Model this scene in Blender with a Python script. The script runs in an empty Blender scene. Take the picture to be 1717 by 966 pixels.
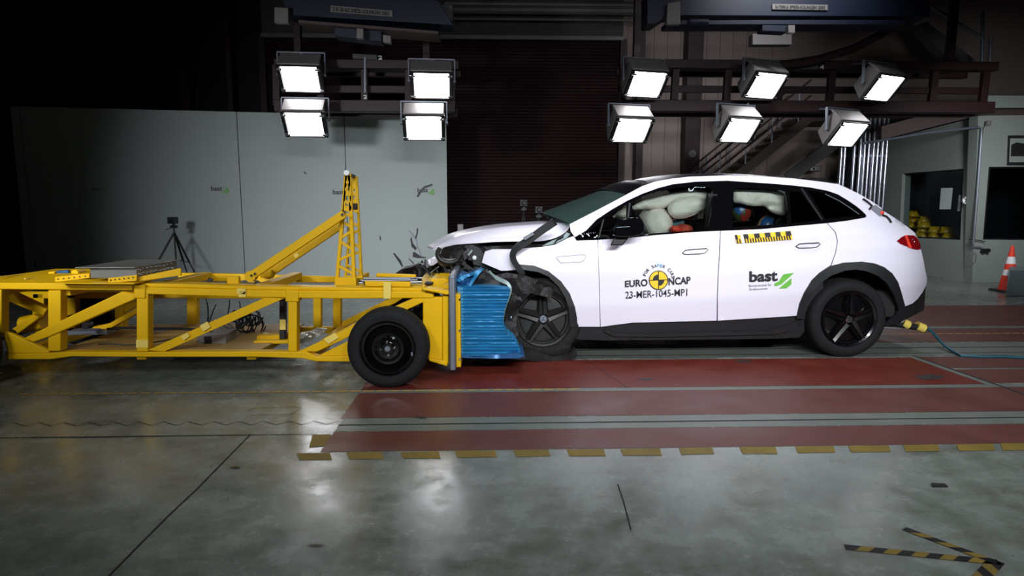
import bpy, math, random
from mathutils import Vector, Matrix, noise
from mathutils.geometry import delaunay_2d_cdt
random.seed(7)
S = bpy.context.scene
COL = S.collection
R = math.radians

# ------------------------------------------------------------------ camera
W, H, FPX = 1717.0, 966.0, 1050.0
CAM_H, YAW, PITCH = 1.405, R(1.9), R(7.2)
cd = bpy.data.cameras.new('camera'); cam = bpy.data.objects.new('camera', cd); COL.objects.link(cam)
cd.sensor_width = 36.0; cd.lens = FPX / W * 36.0; cd.clip_end = 200
cam.location = (0, 0, CAM_H); cam.rotation_euler = (R(90) - PITCH, 0, -YAW)
S.camera = cam
FW = Vector((math.sin(YAW) * math.cos(PITCH), math.cos(YAW) * math.cos(PITCH), -math.sin(PITCH)))
RT = Vector((math.cos(YAW), -math.sin(YAW), 0)); UP = RT.cross(FW)
CP = Vector((0, 0, CAM_H))

# ------------------------------------------------------------------ exposure, world, lamps
S.view_settings.view_transform = 'Standard'; S.view_settings.look = 'None'
S.view_settings.gamma = 1.0; S.view_settings.use_curve_mapping = False
S.view_settings.exposure = -0.3
wd = bpy.data.worlds.new('hall_dark'); S.world = wd; wd.use_nodes = True
wd.node_tree.nodes['Background'].inputs[0].default_value = (0.55, 0.65, 0.75, 1)
wd.node_tree.nodes['Background'].inputs[1].default_value = 0.016

def area(name, loc, aim, sx, sy, power, spread=120, color=(0.93, 0.96, 1.0)):
    l = bpy.data.lights.new(name, 'AREA'); l.shape = 'RECTANGLE'; l.size = sx; l.size_y = sy
    l.energy = power; l.color = color; l.spread = R(spread)
    o = bpy.data.objects.new(name, l); COL.objects.link(o); o.location = loc
    o.rotation_euler = (Vector(aim) - Vector(loc)).to_track_quat('-Z', 'Y').to_euler()
    return o
# film floodlights hanging over and behind the camera, like the racks opposite
for i, x in enumerate((0.2, 1.5, 2.8, 4.1)):
    area('rack_lamp_low', (x, -1.6, 3.7), (x * .8 + .35, 6.0, 0.75), .7, .5, 37, 64)
area('rack_lamp_side', (-2.2, -1.2, 4.2), (-1.0, 5.5, 0.5), .7, .5, 24, 64)
for i, x in enumerate((0.4, 2.0, 3.6)):
    area('overhead_lamp', (x, 5.0, 6.4), (x, 5.6, 0.0), .8, .8, 18, 80)
area('office_fill', (7.7, 7.8, 2.9), (9.6, 12.6, 1.3), .8, .5, 40, 80)  # unseen fill added to brighten the office wall and helmets
area('stair_fill', (4.6, 8.0, 6.2), (5.0, 15.0, 2.0), .8, .5, 30, 66)  # invented source that lifts the back wall around the stairs
area('partition_fill', (-4.6, 2.5, 2.3), (-1.9, 13.2, 1.1), .8, .5, 52, 62)  # extra light placed out of frame to brighten the grey panels
area('trolley_fill', (-4.2, -1.6, 2.3), (-2.7, 5.1, .55), .7, .5, 6, 38)  # added fill for the dim left end of the trolley

# ------------------------------------------------------------------ pixel -> place helpers
def ray(px, py): return FW + RT * ((px - W / 2) / FPX) + UP * ((H / 2 - py) / FPX)
def PY(px, py, Y): d = ray(px, py); return CP + d * (Y / d.y)
def PZ(px, py, z=0.0): d = ray(px, py); return CP + d * ((z - CAM_H) / d.z)
def PX(px, py, X): d = ray(px, py); return CP + d * (X / d.x)
def PL(px, py, p, n): d = ray(px, py); return CP + d * ((p - CP).dot(n) / d.dot(n))
def onY(Y): return lambda x, y: PY(x, y, Y)

# ------------------------------------------------------------------ materials
def lin(c):
    return tuple((v / 12.92 if v <= .04045 else ((v + .055) / 1.055) ** 2.4) for v in [k / 255 for k in c])
def mat(name, rgb, rough=.5, metal=0., var=0., scale=8., bump=0., coat=0., spec=.5, emit=None, es=0., rvar=0.):
    m = bpy.data.materials.new(name); m.use_nodes = True
    nt = m.node_tree; b = nt.nodes['Principled BSDF']; c = lin(rgb)
    b.inputs['Base Color'].default_value = (*c, 1); b.inputs['Roughness'].default_value = rough
    b.inputs['Metallic'].default_value = metal; b.inputs['Specular IOR Level'].default_value = spec
    b.inputs['Coat Weight'].default_value = coat; b.inputs['Coat Roughness'].default_value = .08
    if emit: b.inputs['Emission Color'].default_value = (*lin(emit), 1); b.inputs['Emission Strength'].default_value = es
    tc = nt.nodes.new('ShaderNodeTexCoord')
    nz = nt.nodes.new('ShaderNodeTexNoise'); nz.inputs['Scale'].default_value = scale; nz.inputs['Detail'].default_value = 6
    nt.links.new(tc.outputs['Object'], nz.inputs['Vector'])
    if var:
        mx = nt.nodes.new('ShaderNodeMix'); mx.data_type = 'RGBA'
        mx.inputs[6].default_value = (*[k * (1 - var) for k in c], 1); mx.inputs[7].default_value = (*[min(1, k * (1 + var)) for k in c], 1)
        nt.links.new(nz.outputs['Fac'], mx.inputs[0]); nt.links.new(mx.outputs[2], b.inputs['Base Color'])
    if rvar:
        mr = nt.nodes.new('ShaderNodeMapRange'); mr.inputs[1].default_value = .3; mr.inputs[2].default_value = .7
        mr.inputs[3].default_value = max(.02, rough - rvar); mr.inputs[4].default_value = rough + rvar
        nt.links.new(nz.outputs['Fac'], mr.inputs[0]); nt.links.new(mr.outputs[0], b.inputs['Roughness'])
    if bump:
        bp = nt.nodes.new('ShaderNodeBump'); bp.inputs['Strength'].default_value = bump; bp.inputs['Distance'].default_value = .02
        nt.links.new(nz.outputs['Fac'], bp.inputs['Height']); nt.links.new(bp.outputs[0], b.inputs['Normal'])
    return m
def glass(name, tint, refl=.5, ior=1.45, rough=.02):
    m = bpy.data.materials.new(name); m.use_nodes = True; nt = m.node_tree
    nt.nodes.remove(nt.nodes['Principled BSDF']); o = nt.nodes['Material Output']
    t = nt.nodes.new('ShaderNodeBsdfTransparent'); t.inputs[0].default_value = (*tint, 1)
    g = nt.nodes.new('ShaderNodeBsdfGlossy'); g.inputs['Roughness'].default_value = rough
    g.inputs[0].default_value = (.9, .95, 1, 1)
    f = nt.nodes.new('ShaderNodeFresnel'); f.inputs[0].default_value = ior
    k = nt.nodes.new('ShaderNodeMath'); k.operation = 'MULTIPLY'; k.inputs[1].default_value = refl
    x = nt.nodes.new('ShaderNodeMixShader')
    nt.links.new(f.outputs[0], k.inputs[0]); nt.links.new(k.outputs[0], x.inputs[0])
    nt.links.new(t.outputs[0], x.inputs[1]); nt.links.new(g.outputs[0], x.inputs[2]); nt.links.new(x.outputs[0], o.inputs[0])
    return m

M = {}
M['white'] = mat('white_car_paint', (222, 218, 232), .34, coat=.6, spec=.5)
M['blackplastic'] = mat('black_plastic', (23, 24, 26), .5, var=.15, scale=30)
M['gloss'] = mat('gloss_black', (9, 9, 11), .06, coat=.5)
M['chrome'] = mat('chrome', (205, 208, 212), .15, 1.)
M['greymetal'] = mat('galvanised_plate', (120, 126, 136), .42, .55, var=.2, scale=14, bump=.1)
M['tyre'] = mat('tyre_rubber', (22, 22, 23), .8, var=.25, scale=18, bump=.12, spec=.25)
M['dustytyre'] = mat('dusty_tyre_rubber', (30, 29, 28), .85, var=.4, scale=9, bump=.2, spec=.25)
M['rim'] = mat('black_alloy', (13, 13, 15), .2, .3, coat=.4)
M['dustyrim'] = mat('dusty_alloy', (33, 33, 32), .45, .2, var=.25, scale=10)
M['steelrim'] = mat('black_steel_wheel', (12, 12, 13), .13, .3, coat=1.)
M['dark'] = mat('dark_interior', (20, 19, 20), .8, var=.3, scale=12)
M['junk'] = mat('crushed_dark_parts', (20, 18, 18), .6, .0, var=.5, scale=20, bump=.5)
M['airbag'] = mat('airbag_cloth', (248, 234, 226), .8, var=.12, scale=14, bump=.8)
M['red_lamp'] = mat('red_lamp_lens', (125, 8, 16), .12, coat=.8)
M['orange'] = mat('orange_red_tape', (225, 62, 42), .5)
M['yellow'] = mat('yellow_machine_paint', (214, 168, 0), .5, var=.07, scale=5, bump=.03, spec=.25)
M['tape'] = mat('pale_yellow_tape', (222, 196, 92), .6, var=.08)
M['ply'] = mat('stained_plywood', (160, 128, 66), .5, var=.3, scale=4)
M['blue'] = mat('blue_honeycomb_foil', (34, 120, 168), .5, .2, var=.18, scale=7)
M['blueflap'] = mat('blue_sheet', (38, 88, 138), .35, .35, var=.2)
M['mint'] = mat('torn_cladding_edge', (150, 168, 168), .35, .4, var=.2)
M['foil'] = mat('crumpled_foil', (185, 185, 175), .3, .6, bump=.6, scale=30)
M['dashline'] = mat('yellow_dash_paint', (186, 148, 60), .5)
M['panel'] = mat('grey_green_partition', (176, 185, 183), .62, var=.02, scale=1.2)
M['shutter'] = mat('roller_shutter', (34, 17, 19), .7, .0, var=.15, scale=5, spec=.15)  # red of the lens flare is mixed into this base colour
M['wallr'] = mat('office_wall', (128, 135, 130), .8, var=.05, scale=2)
M['wallb'] = mat('hall_cladding', (150, 135, 130), .75, var=.1, scale=3)
M['wallpale'] = mat('pale_lintel', (78, 78, 76), .8, var=.1, scale=3)
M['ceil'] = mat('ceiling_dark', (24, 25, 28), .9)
M['maroon'] = mat('dark_red_steel', (38, 11, 14), .55, var=.2, scale=6)
M['crane'] = mat('crane_blue', (15, 24, 46), .5, var=.15)
M['lampgrey'] = mat('lamp_housing_grey', (118, 114, 112), .5, .2)
M['lampblack'] = mat('lamp_black', (18, 18, 22), .5)
M['lampglass'] = mat('lit_lamp_glass', (255, 255, 255), .3, emit=(250, 250, 255), es=22)
M['printblack'] = mat('black_print', (18, 18, 20), .6)
M['printgrey'] = mat('grey_print', (120, 122, 130), .6)
M['printgreen'] = mat('green_print', (98, 172, 60), .5)
M['printyellow'] = mat('yellow_print', (236, 190, 24), .5)
M['printblue'] = mat('blue_print', (40, 130, 170), .5)
M['printwhite'] = mat('white_print', (225, 228, 230), .6)
M['helmet'] = mat('yellow_helmet', (205, 160, 10), .35, coat=.3)
M['pipe'] = mat('silver_pipe', (190, 194, 205), .22, .9)
M['stairs'] = mat('stair_steel', (74, 60, 58), .6)
M['cone'] = mat('cone_orange', (214, 52, 30), .55)
M['conewhite'] = mat('cone_white', (215, 218, 220), .5)
M['boxgrey'] = mat('grey_box', (92, 104, 106), .6, var=.1)
M['cable'] = mat('blue_green_cable', (30, 82, 96), .45)
M['blackcable'] = mat('black_cable', (14, 14, 16), .5)
M['skin'] = mat('dummy_skin', (178, 140, 118), .6)
M['dummyblue'] = mat('blue_grease_paint', (36, 84, 140), .3)
M['dummyred'] = mat('red_grease_paint', (130, 40, 32), .35)
M['dummygreen'] = mat('dark_green_grease_paint', (60, 70, 40), .4)
M['shirt'] = mat('dummy_shirt', (190, 70, 50), .8)
M['case'] = mat('brushed_box', (140, 140, 134), .3, .6, var=.1)
M['glass_side'] = glass('side_glass', (.80, .84, .82), .9)
M['glass_dark'] = glass('tinted_glass', (.10, .10, .10), .9)
M['glass_wind'] = glass('windscreen_glass', (.60, .74, .70), 1.3)
nt_ = M['glass_wind'].node_tree; mx_ = nt_.nodes.new('ShaderNodeMixShader'); df_ = nt_.nodes.new('ShaderNodeBsdfDiffuse'); df_.inputs[0].default_value = (.10, .16, .145, 1); mx_.inputs[0].default_value = .30   # crazed laminated pane
src_ = nt_.nodes['Material Output'].inputs[0].links[0].from_socket; nt_.links.new(src_, mx_.inputs[1]); nt_.links.new(df_.outputs[0], mx_.inputs[2]); nt_.links.new(mx_.outputs[0], nt_.nodes['Material Output'].inputs[0])
M['glass_office'] = glass('office_glass', (.75, .8, .8), .06, rough=.12)
M['roofglass'] = mat('dark_roof_glass', (14, 13, 15), .4, spec=.2)

# ------------------------------------------------------------------ object helpers
WL = {}          # world position of every object's origin
def tag(o, label=None, cat=None, group=None, kind=None):
    if label: o['label'] = label
    if cat: o['category'] = cat
    if group: o['group'] = group
    if kind: o['kind'] = kind
    return o
def empty(name, loc, label=None, cat=None, group=None):
    o = bpy.data.objects.new(name, None); COL.objects.link(o); o.location = loc; o.empty_display_size = .1
    WL[o] = Vector(loc); return tag(o, label, cat, group)
class MB:
    def __init__(s): s.v = []; s.f = []; s.m = []
    def add(s, vs, fs, mi=0):
        k = len(s.v); s.v += [Vector(p) for p in vs]; s.f += [tuple(k + i for i in f) for f in fs]; s.m += [mi] * len(fs); return s
    def box(s, c, size, rot=None, mi=0):
        c = Vector(c); x, y, z = [k / 2 for k in size]; rot = rot or Matrix.Identity(3)
        p = [c + rot @ Vector((a * x, b * y, d * z)) for a in (-1, 1) for b in (-1, 1) for d in (-1, 1)]
        return s.add(p, [(0, 1, 3, 2), (4, 6, 7, 5), (0, 4, 5, 1), (2, 3, 7, 6), (0, 2, 6, 4), (1, 5, 7, 3)], mi)
    def bb(s, a, b, mi=0):
        a, b = Vector(a), Vector(b); return s.box((a + b) / 2, [abs(k) for k in (b - a)], None, mi)
    def bar(s, p, q, w, h=None, up=(0, 0, 1), mi=0):
        p, q = Vector(p), Vector(q); d = q - p; L = d.length; d = d / L; u = Vector(up)
        if abs(d.dot(u)) > .98: u = Vector((0, 1, 0))
        a = d.cross(u).normalized(); b = a.cross(d); m = Matrix((d, a, b)).transposed()
        return s.box((p + q) / 2, (L, w, h or w), m, mi)
    def tube(s, path, r, n=8, mi=0, closed=False, cap=True):
        path = [Vector(p) for p in path]; N = len(path); rs = r if isinstance(r, (list, tuple)) else [r] * N
        k = len(s.v); pu = None
        for i, p in enumerate(path):
            t = (path[min(i + 1, N - 1)] - path[max(i - 1, 0)])
            if t.length < 1e-9: t = Vector((1, 0, 0))
            t.normalize()
            u = (pu - t * pu.dot(t)) if pu is not None else (Vector((0, 0, 1)).cross(t) if abs(t.z) < .9 else Vector((1, 0, 0)).cross(t))
            if u.length < 1e-6: u = t.orthogonal()
            u.normalize(); pu = u; w = t.cross(u)
            for j in range(n):
                a = 2 * math.pi * j / n; s.v.append(p + (u * math.cos(a) + w * math.sin(a)) * rs[i])
        for i in range(N - 1):
            for j in range(n):
                s.f.append((k + i * n + j, k + i * n + (j + 1) % n, k + (i + 1) * n + (j + 1) % n, k + (i + 1) * n + j)); s.m.append(mi)
        if cap: s.f += [tuple(k + j for j in range(n))[::-1], tuple(k + (N - 1) * n + j for j in range(n))]; s.m += [mi, mi]
        return s
    def lathe(s, c, prof, n=48, axis=(0, -1, 0), mi=0, squash=None):
        c = Vector(c); ax = Vector(axis).normalized(); u = ax.orthogonal().normalized()
        if abs(ax.y) > .9: u = Vector((1, 0, 0))
        w = ax.cross(u); k = len(s.v); N = len(prof)
        for (r, h) in prof:
            for j in range(n):
                a = 2 * math.pi * j / n
                q = (u * math.cos(a) + w * math.sin(a)) * r
                s.v.append(c + q + ax * h)
        for i in range(N - 1):
            for j in range(n):
                s.f.append((k + i * n + j, k + i * n + (j + 1) % n, k + (i + 1) * n + (j + 1) % n, k + (i + 1) * n + j)); s.m.append(mi)
        return s
    def ball(s, c, r, n=20, m=12, rot=None, mi=0, fn=None):
        c = Vector(c); r = r if isinstance(r, (tuple, list)) else (r, r, r); k = len(s.v); rot = rot or Matrix.Identity(3)
        for i in range(m + 1):
            t = math.pi * i / m
            for j in range(n):
                a = 2 * math.pi * j / n; d = Vector((math.sin(t) * math.cos(a), math.sin(t) * math.sin(a), math.cos(t)))
                f = fn(d) if fn else 1.
                s.v.append(c + rot @ Vector((d.x * r[0] * f, d.y * r[1] * f, d.z * r[2] * f)))
        for i in range(m):
            for j in range(n):
                s.f.append((k + i * n + j, k + (i + 1) * n + j, k + (i + 1) * n + (j + 1) % n, k + i * n + (j + 1) % n)); s.m.append(mi)
        return s
    def prism(s, pts, off, mi=0):
        pts = [Vector(p) for p in pts]; off = Vector(off); n = len(pts)
        return s.add(pts + [p + off for p in pts], [tuple(range(n))[::-1], tuple(range(n, 2 * n))] + [(i, (i + 1) % n, n + (i + 1) % n, n + i) for i in range(n)], mi)
    def ribbon(s, path, wid, off, mi=0):          # path of points, half width vectors, thickness offset
        n = len(path); off = Vector(off); k = len(s.v)
        for p, w in zip(path, wid): s.v += [Vector(p) - Vector(w), Vector(p) + Vector(w), Vector(p) + Vector(w) + off, Vector(p) - Vector(w) + off]
        for i in range(n - 1):
            for j in range(4):
                a = k + 4 * i + j; b = k + 4 * i + (j + 1) % 4; s.f.append((a, b, b + 4, a + 4)); s.m.append(mi)
        s.f += [(k, k + 3, k + 2, k + 1), (k + 4 * n - 4, k + 4 * n - 3, k + 4 * n - 2, k + 4 * n - 1)]; s.m += [mi, mi]
        return s
    def build(s, name, mats, parent=None, smooth=True, bevel=0., origin=None, ang=35):
        if not isinstance(mats, (list, tuple)): mats = [mats]
        if parent is not None: org = WL[parent]
        elif origin is not None: org = Vector(origin)
        else:
            xs = [p.x for p in s.v]; ys = [p.y for p in s.v]; zs = [p.z for p in s.v]
            org = Vector(((min(xs) + max(xs)) / 2, (min(ys) + max(ys)) / 2, min(zs)))
        me = bpy.data.meshes.new(name); me.from_pydata([p - org for p in s.v], [], s.f)
        for q in mats: me.materials.append(M[q] if isinstance(q, str) else q)
        if len(mats) > 1: me.polygons.foreach_set('material_index', s.m)
        import bmesh
        bm = bmesh.new(); bm.from_mesh(me); bmesh.ops.recalc_face_normals(bm, faces=bm.faces); bm.to_mesh(me); bm.free()
        if smooth:
            me.polygons.foreach_set('use_smooth', [True] * len(me.polygons)); me.set_sharp_from_angle(angle=R(ang))
        o = bpy.data.objects.new(name, me); COL.objects.link(o)
        if parent is not None: o.parent = parent; WL[o] = WL[parent]
        else: o.location = org; WL[o] = org
        if bevel:
            b = o.modifiers.new('bevel', 'BEVEL'); b.width = bevel; b.segments = 2; b.limit_method = 'ANGLE'; b.angle_limit = R(40)
        return o
def inpoly(x, y, P):
    c = False; j = len(P) - 1
    for i in range(len(P)):
        xi, yi = P[i]; xj, yj = P[j]
        if (yi > y) != (yj > y) and x < (xj - xi) * (y - yi) / (yj - yi) + xi: c = not c
        j = i
    return c
def resample(P, step, closed=True):
    out = []; n = len(P)
    for i in range(n if closed else n - 1):
        a, b = P[i], P[(i + 1) % n]; L = math.hypot(b[0] - a[0], b[1] - a[1]); k = max(1, int(round(L / step)))
        out += [(a[0] + (b[0] - a[0]) * t / k, a[1] + (b[1] - a[1]) * t / k) for t in range(k)]
    if not closed: out.append(P[-1])
    return out
def smoothc(P, it=1):              # corner cutting for open or closed outlines given as hand points (open)
    for _ in range(it):
        Q = [P[0]]
        for a, b in zip(P[:-1], P[1:]):
            Q += [(a[0] * .75 + b[0] * .25, a[1] * .75 + b[1] * .25), (a[0] * .25 + b[0] * .75, a[1] * .25 + b[1] * .75)]
        P = Q + [P[-1]]
    return P
def edged(P, Q):
    best = 1e9
    for i in range(len(P)):
        a, b = P[i], P[(i + 1) % len(P)]; dx, dy = b[0] - a[0], b[1] - a[1]; L = dx * dx + dy * dy
        t = max(0, min(1, ((Q[0] - a[0]) * dx + (Q[1] - a[1]) * dy) / L)) if L else 0
        best = min(best, math.hypot(Q[0] - a[0] - t * dx, Q[1] - a[1] - t * dy))
    return best
def sheet(outer, mapf, off, holes=(), step=6., mb=None, mi=0):
    """outline in picture units, carried by mapf onto its surface in the hall, with real thickness off"""
    mb = mb or MB(); loops = [resample(outer, step)] + [resample(h, step) for h in holes]
    vs = []; es = []
    for L in loops:
        k = len(vs); vs += L; es += [(k + i, k + (i + 1) % len(L)) for i in range(len(L))]
    x0, x1 = min(p[0] for p in outer), max(p[0] for p in outer); y0, y1 = min(p[1] for p in outer), max(p[1] for p in outer)
    yy = y0 + step * .5; r = 0
    while yy < y1:
        xx = x0 + step * (.5 if r % 2 else 1.)
        while xx < x1:
            if inpoly(xx, yy, outer) and not any(inpoly(xx, yy, h) for h in holes) and min(edged(L, (xx, yy)) for L in loops) > step * .45: vs.append((xx, yy))
            xx += step
        yy += step * .87; r += 1
    res = delaunay_2d_cdt([Vector(p) for p in vs], es, [], 0, 1e-5)
    V2, F2 = res[0], res[2]; tri = []
    for f in F2:
        cx = sum(V2[i].x for i in f) / 3; cy = sum(V2[i].y for i in f) / 3
        if inpoly(cx, cy, loops[0]) and not any(inpoly(cx, cy, h) for h in loops[1:]): tri.append(tuple(f))
    P3 = [mapf(p.x, p.y) for p in V2]; n = len(P3); offf = off if callable(off) else (lambda p: Vector(off))
    cnt = {}
    for f in tri:
        for a, b in ((f[0], f[1]), (f[1], f[2]), (f[2], f[0])): cnt[(min(a, b), max(a, b))] = cnt.get((min(a, b), max(a, b)), 0) + 1
    bd = [e for e, c in cnt.items() if c == 1]
    mb.add(P3 + [p + offf(p) for p in P3], tri + [tuple(n + i for i in f[::-1]) for f in tri] + [(a, b, n + b, n + a) for a, b in bd], mi)
    return mb
def beam(pts, Y, d=.09, mb=None, mi=0):
    return (mb or MB()).prism([PY(x, y, Y) for x, y in pts], (0, d, 0), mi)
def text_mb(txt, quad, mapf, mb=None, mi=0, bold=0., lift=0., spacing=1.):
    """letters laid into the four corners tl,tr,br,bl (picture units) and carried onto the surface"""
    c = bpy.data.curves.new('t', 'FONT'); c.body = txt; c.fill_mode = 'FRONT'; c.offset = bold; c.space_character = spacing; c.resolution_u = 3
    o = bpy.data.objects.new('t', c); COL.objects.link(o)
    dg = bpy.context.evaluated_depsgraph_get(); me = bpy.data.meshes.new_from_object(o.evaluated_get(dg))
    v = [p.co.copy() for p in me.vertices]; f = [tuple(p.vertices) for p in me.polygons]
    bpy.data.objects.remove(o); bpy.data.curves.remove(c); bpy.data.meshes.remove(me)
    x0, x1 = min(p.x for p in v), max(p.x for p in v); y0, y1 = min(p.y for p in v), max(p.y for p in v)
    tl, tr, br, bl = quad; P = []
    for p in v:
        u = (p.x - x0) / (x1 - x0); w = (p.y - y0) / (y1 - y0)
        P.append(mapf(*[(bl[i] * (1 - u) + br[i] * u) * (1 - w) + (tl[i] * (1 - u) + tr[i] * u) * w for i in (0, 1)]))
    mb = mb or MB(); mb.add(P, f, mi); return mb
def dup(root, loc, rz=None, label=None, group=None):
    r = root.copy(); COL.objects.link(r); r.location = loc; WL[r] = Vector(loc)
    if rz is not None: r.rotation_euler.z = rz
    if label: r['label'] = label
    if group: r['group'] = group
    for ch in list(root.children):
        c = ch.copy(); COL.objects.link(c); c.parent = r
        for g in list(ch.children):
            d = g.copy(); COL.objects.link(d); d.parent = c
    return r
def mirror_y(o, parent, name=None):          # far-side twin of a part of the car (origin lies on the car's centre plane)
    me = o.data.copy()
    for v in me.vertices: v.co.y = -v.co.y
    me.flip_normals(); q = bpy.data.objects.new(name or o.name.split('.')[0], me); COL.objects.link(q); q.parent = parent; WL[q] = WL[parent]
    return q

# ================================================================== HALL
BACK = 15.0
def floor_mat():
    m = bpy.data.materials.new('polished_concrete'); m.use_nodes = True; nt = m.node_tree; b = nt.nodes['Principled BSDF']
    tc = nt.nodes.new('ShaderNodeTexCoord')
    def nz(sc, det, rough=.6, stretch=None):
        n = nt.nodes.new('ShaderNodeTexNoise'); n.inputs['Scale'].default_value = sc; n.inputs['Detail'].default_value = det; n.inputs['Roughness'].default_value = rough
        if stretch:
            mp = nt.nodes.new('ShaderNodeMapping'); mp.inputs['Scale'].default_value = stretch
            nt.links.new(tc.outputs['Object'], mp.inputs[0]); nt.links.new(mp.outputs[0], n.inputs['Vector'])
        else: nt.links.new(tc.outputs['Object'], n.inputs['Vector'])
        return n
    n1 = nz(.9, 8); n2 = nz(5, 10, .7); n3 = nz(2.2, 12, .75, (1, 3.5, 1))
    ad = nt.nodes.new('ShaderNodeMath'); ad.operation = 'ADD'; ml = nt.nodes.new('ShaderNodeMath'); ml.operation = 'MULTIPLY'; ml.inputs[1].default_value = .5
    nt.links.new(n1.outputs[0], ad.inputs[0]); nt.links.new(n2.outputs[0], ad.inputs[1]); nt.links.new(ad.outputs[0], ml.inputs[0])
    cr = nt.nodes.new('ShaderNodeValToRGB'); e = cr.color_ramp.elements
    e[0].position = .33; e[0].color = (*lin((78, 82, 74)), 1); e[1].position = .68; e[1].color = (*lin((136, 143, 137)), 1)
    nt.links.new(ml.outputs[0], cr.inputs[0]); 
    dk = nt.nodes.new('ShaderNodeValToRGB'); e = dk.color_ramp.elements; e[0].position = .30; e[0].color = (.55, .52, .48, 1); e[1].position = .47; e[1].color = (1, 1, 1, 1)
    nt.links.new(n3.outputs[0], dk.inputs[0])
    mx = nt.nodes.new('ShaderNodeMix'); mx.data_type = 'RGBA'; mx.blend_type = 'MULTIPLY'; mx.inputs[0].default_value = .8
    nt.links.new(cr.outputs[0], mx.inputs[6]); nt.links.new(dk.outputs[0], mx.inputs[7]); nt.links.new(mx.outputs[2], b.inputs['Base Color'])
    mr = nt.nodes.new('ShaderNodeMapRange'); mr.inputs[1].default_value = .35; mr.inputs[2].default_value = .65; mr.inputs[3].default_value = .14; mr.inputs[4].default_value = .34
    nt.links.new(n2.outputs[0], mr.inputs[0]); nt.links.new(mr.outputs[0], b.inputs['Roughness'])
    bp = nt.nodes.new('ShaderNodeBump'); bp.inputs['Strength'].default_value = .12; bp.inputs['Distance'].default_value = .01
    nt.links.new(n2.outputs[0], bp.inputs['Height']); nt.links.new(bp.outputs[0], b.inputs['Normal'])
    return m
M['floor'] = floor_mat()
M['redfloor'] = mat('red_floor_paint', (92, 32, 23), .45, var=.22, scale=3.5, rvar=.08)
M['redworn'] = mat('worn_red_floor_paint', (88, 50, 44), .46, var=.22, scale=3, rvar=.08)
M['rail'] = mat('steel_floor_rail', (112, 119, 112), .45, .3, var=.2, scale=6)
M['crack'] = mat('floor_joint', (22, 20, 20), .8)
M['yfloor'] = mat('worn_yellow_floor_paint', (112, 94, 32), .6, var=.4, scale=7)
M['oil'] = mat('tyre_stain', (52, 50, 50), .4, var=.3)
fl = MB()
fl.bb((-14, -4, -.2), (16, BACK + .3, 0), 0)
def pad(x0, x1, y0, y1, mi, z=.002, skew=0):
    fl.add([(x0, y0, z), (x1, y0, z), (x1 + skew, y1, z), (x0 + skew, y1, z)], [(0, 1, 2, 3)], mi)
XL = -1.02
pad(XL, 3.98, 4.79, 5.70, 1)                       # fresh red lane
pad(XL, 13, 4.12, 4.70, 2); pad(XL + .02, 13, 3.53, 3.86, 2)
pad(XL, 13, 4.70, 4.78, 3, .0025); pad(4.02, 13, 4.82, 5.25, 2)
pad(-1.0, 13, 3.87, 4.11, 3)
pad(3.98, 4.04, 4.70, 5.75, 3, .003); pad(4.04, 4.07, 4.1, 5.75, 5, .003)
pad(-3, 13, 5.78, 5.86, 3); pad(-3, 13, 5.86, 5.885, 5); pad(-3, 13, 5.885, 6.10, 3, .0015); pad(-3, 13, 6.1, 6.13, 5); pad(-3, 13, 6.13, 6.35, 3, .0015)
pad(4.04, 13, 5.3, 5.72, 2)
pad(2, 13, 6.38, 7.10, 2); pad(2, 13, 7.12, 7.25, 3); pad(2, 13, 7.27, 8.85, 2)
pad(-1.0, 13, 3.975, 3.99, 5, .004); pad(-6, -1.1, 3.82, 3.828, 5, .003)
k = 0
x = -3.6
while x < .7:                                      # thin dashed line beside the trolley
    pad(x, x + .08, 4.742, 4.762, 7, .004, .01); x += .10
x = 3.6
while x < 9:
    pad(x, x + .08, 6.78, 6.81, 7, .004); x += .11
# zig-zag joint
zz = [PZ(xx, 708 + (3 if i % 2 else -3) - (xx / 565.) * 3 + 4, .003) for i, xx in enumerate(range(-20, 571, 21))]
for a, b in zip(zz[:-1], zz[1:]): fl.add([a, b, b + Vector((0, .008, 0)), a + Vector((0, .008, 0))], [(0, 1, 2, 3)], 5)
def crack(P, w=.006):
    q = [PZ(a, b, .003) for a, b in P]
    for a, b in zip(q[:-1], q[1:]):
        d = (b - a).normalized(); s_ = Vector((-d.y, d.x, 0)) * w; fl.add([a - s_, b - s_, b + s_, a + s_], [(0, 1, 2, 3)], 5)
crack([(420, 728), (375, 774), (330, 820), (285, 862), (235, 912), (180, 968)], .004)
crack([(1036, 812), (1046, 842), (1058, 888)], .003)
crack([(0, 734), (160, 733), (420, 729)], .005)
crack([(1200, 603), (1010, 598), (990, 598)], .003); crack([(975, 598), (1052, 650)], .003)
crack([(415, 690), (425, 684), (497, 682), (505, 684), (488, 695), (420, 696)], .002)
ys = [527, 612, 705, 798, 892, 983, 1075, 1168, 1272, 1367, 1458, 1545, 1636, 1712]
for i, xc in enumerate(ys):
    yt = 765 - (xc - 527) * .0135; hw = 33 + (i * 37 % 7) - 3; random.seed(i)
    P = [PZ(a, b, .003) for a, b in ((xc - hw, yt - 5 + random.uniform(-1, 1)), (xc + hw - 4, yt - 6), (xc + hw, yt + 5 + random.uniform(-1, 1)), (xc - hw + 5, yt + 6))]
    fl.add(P, [(0, 1, 2, 3)], 4)
fl.add([PZ(a, b, .003) for a, b in ((524, 729), (556, 728), (545, 748), (518, 750))], [(0, 1, 2, 3)], 4)
def stain(px, py, rx, ry, mi=6):
    n = 22; fl.add([PZ(px + rx * math.cos(2 * math.pi * i / n) * (1 + .25 * math.sin(i * 2.7)), py + ry * math.sin(2 * math.pi * i / n) * (1 + .3 * math.cos(i * 1.9)), .0035) for i in range(n)], [tuple(range(n))], mi)
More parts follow.
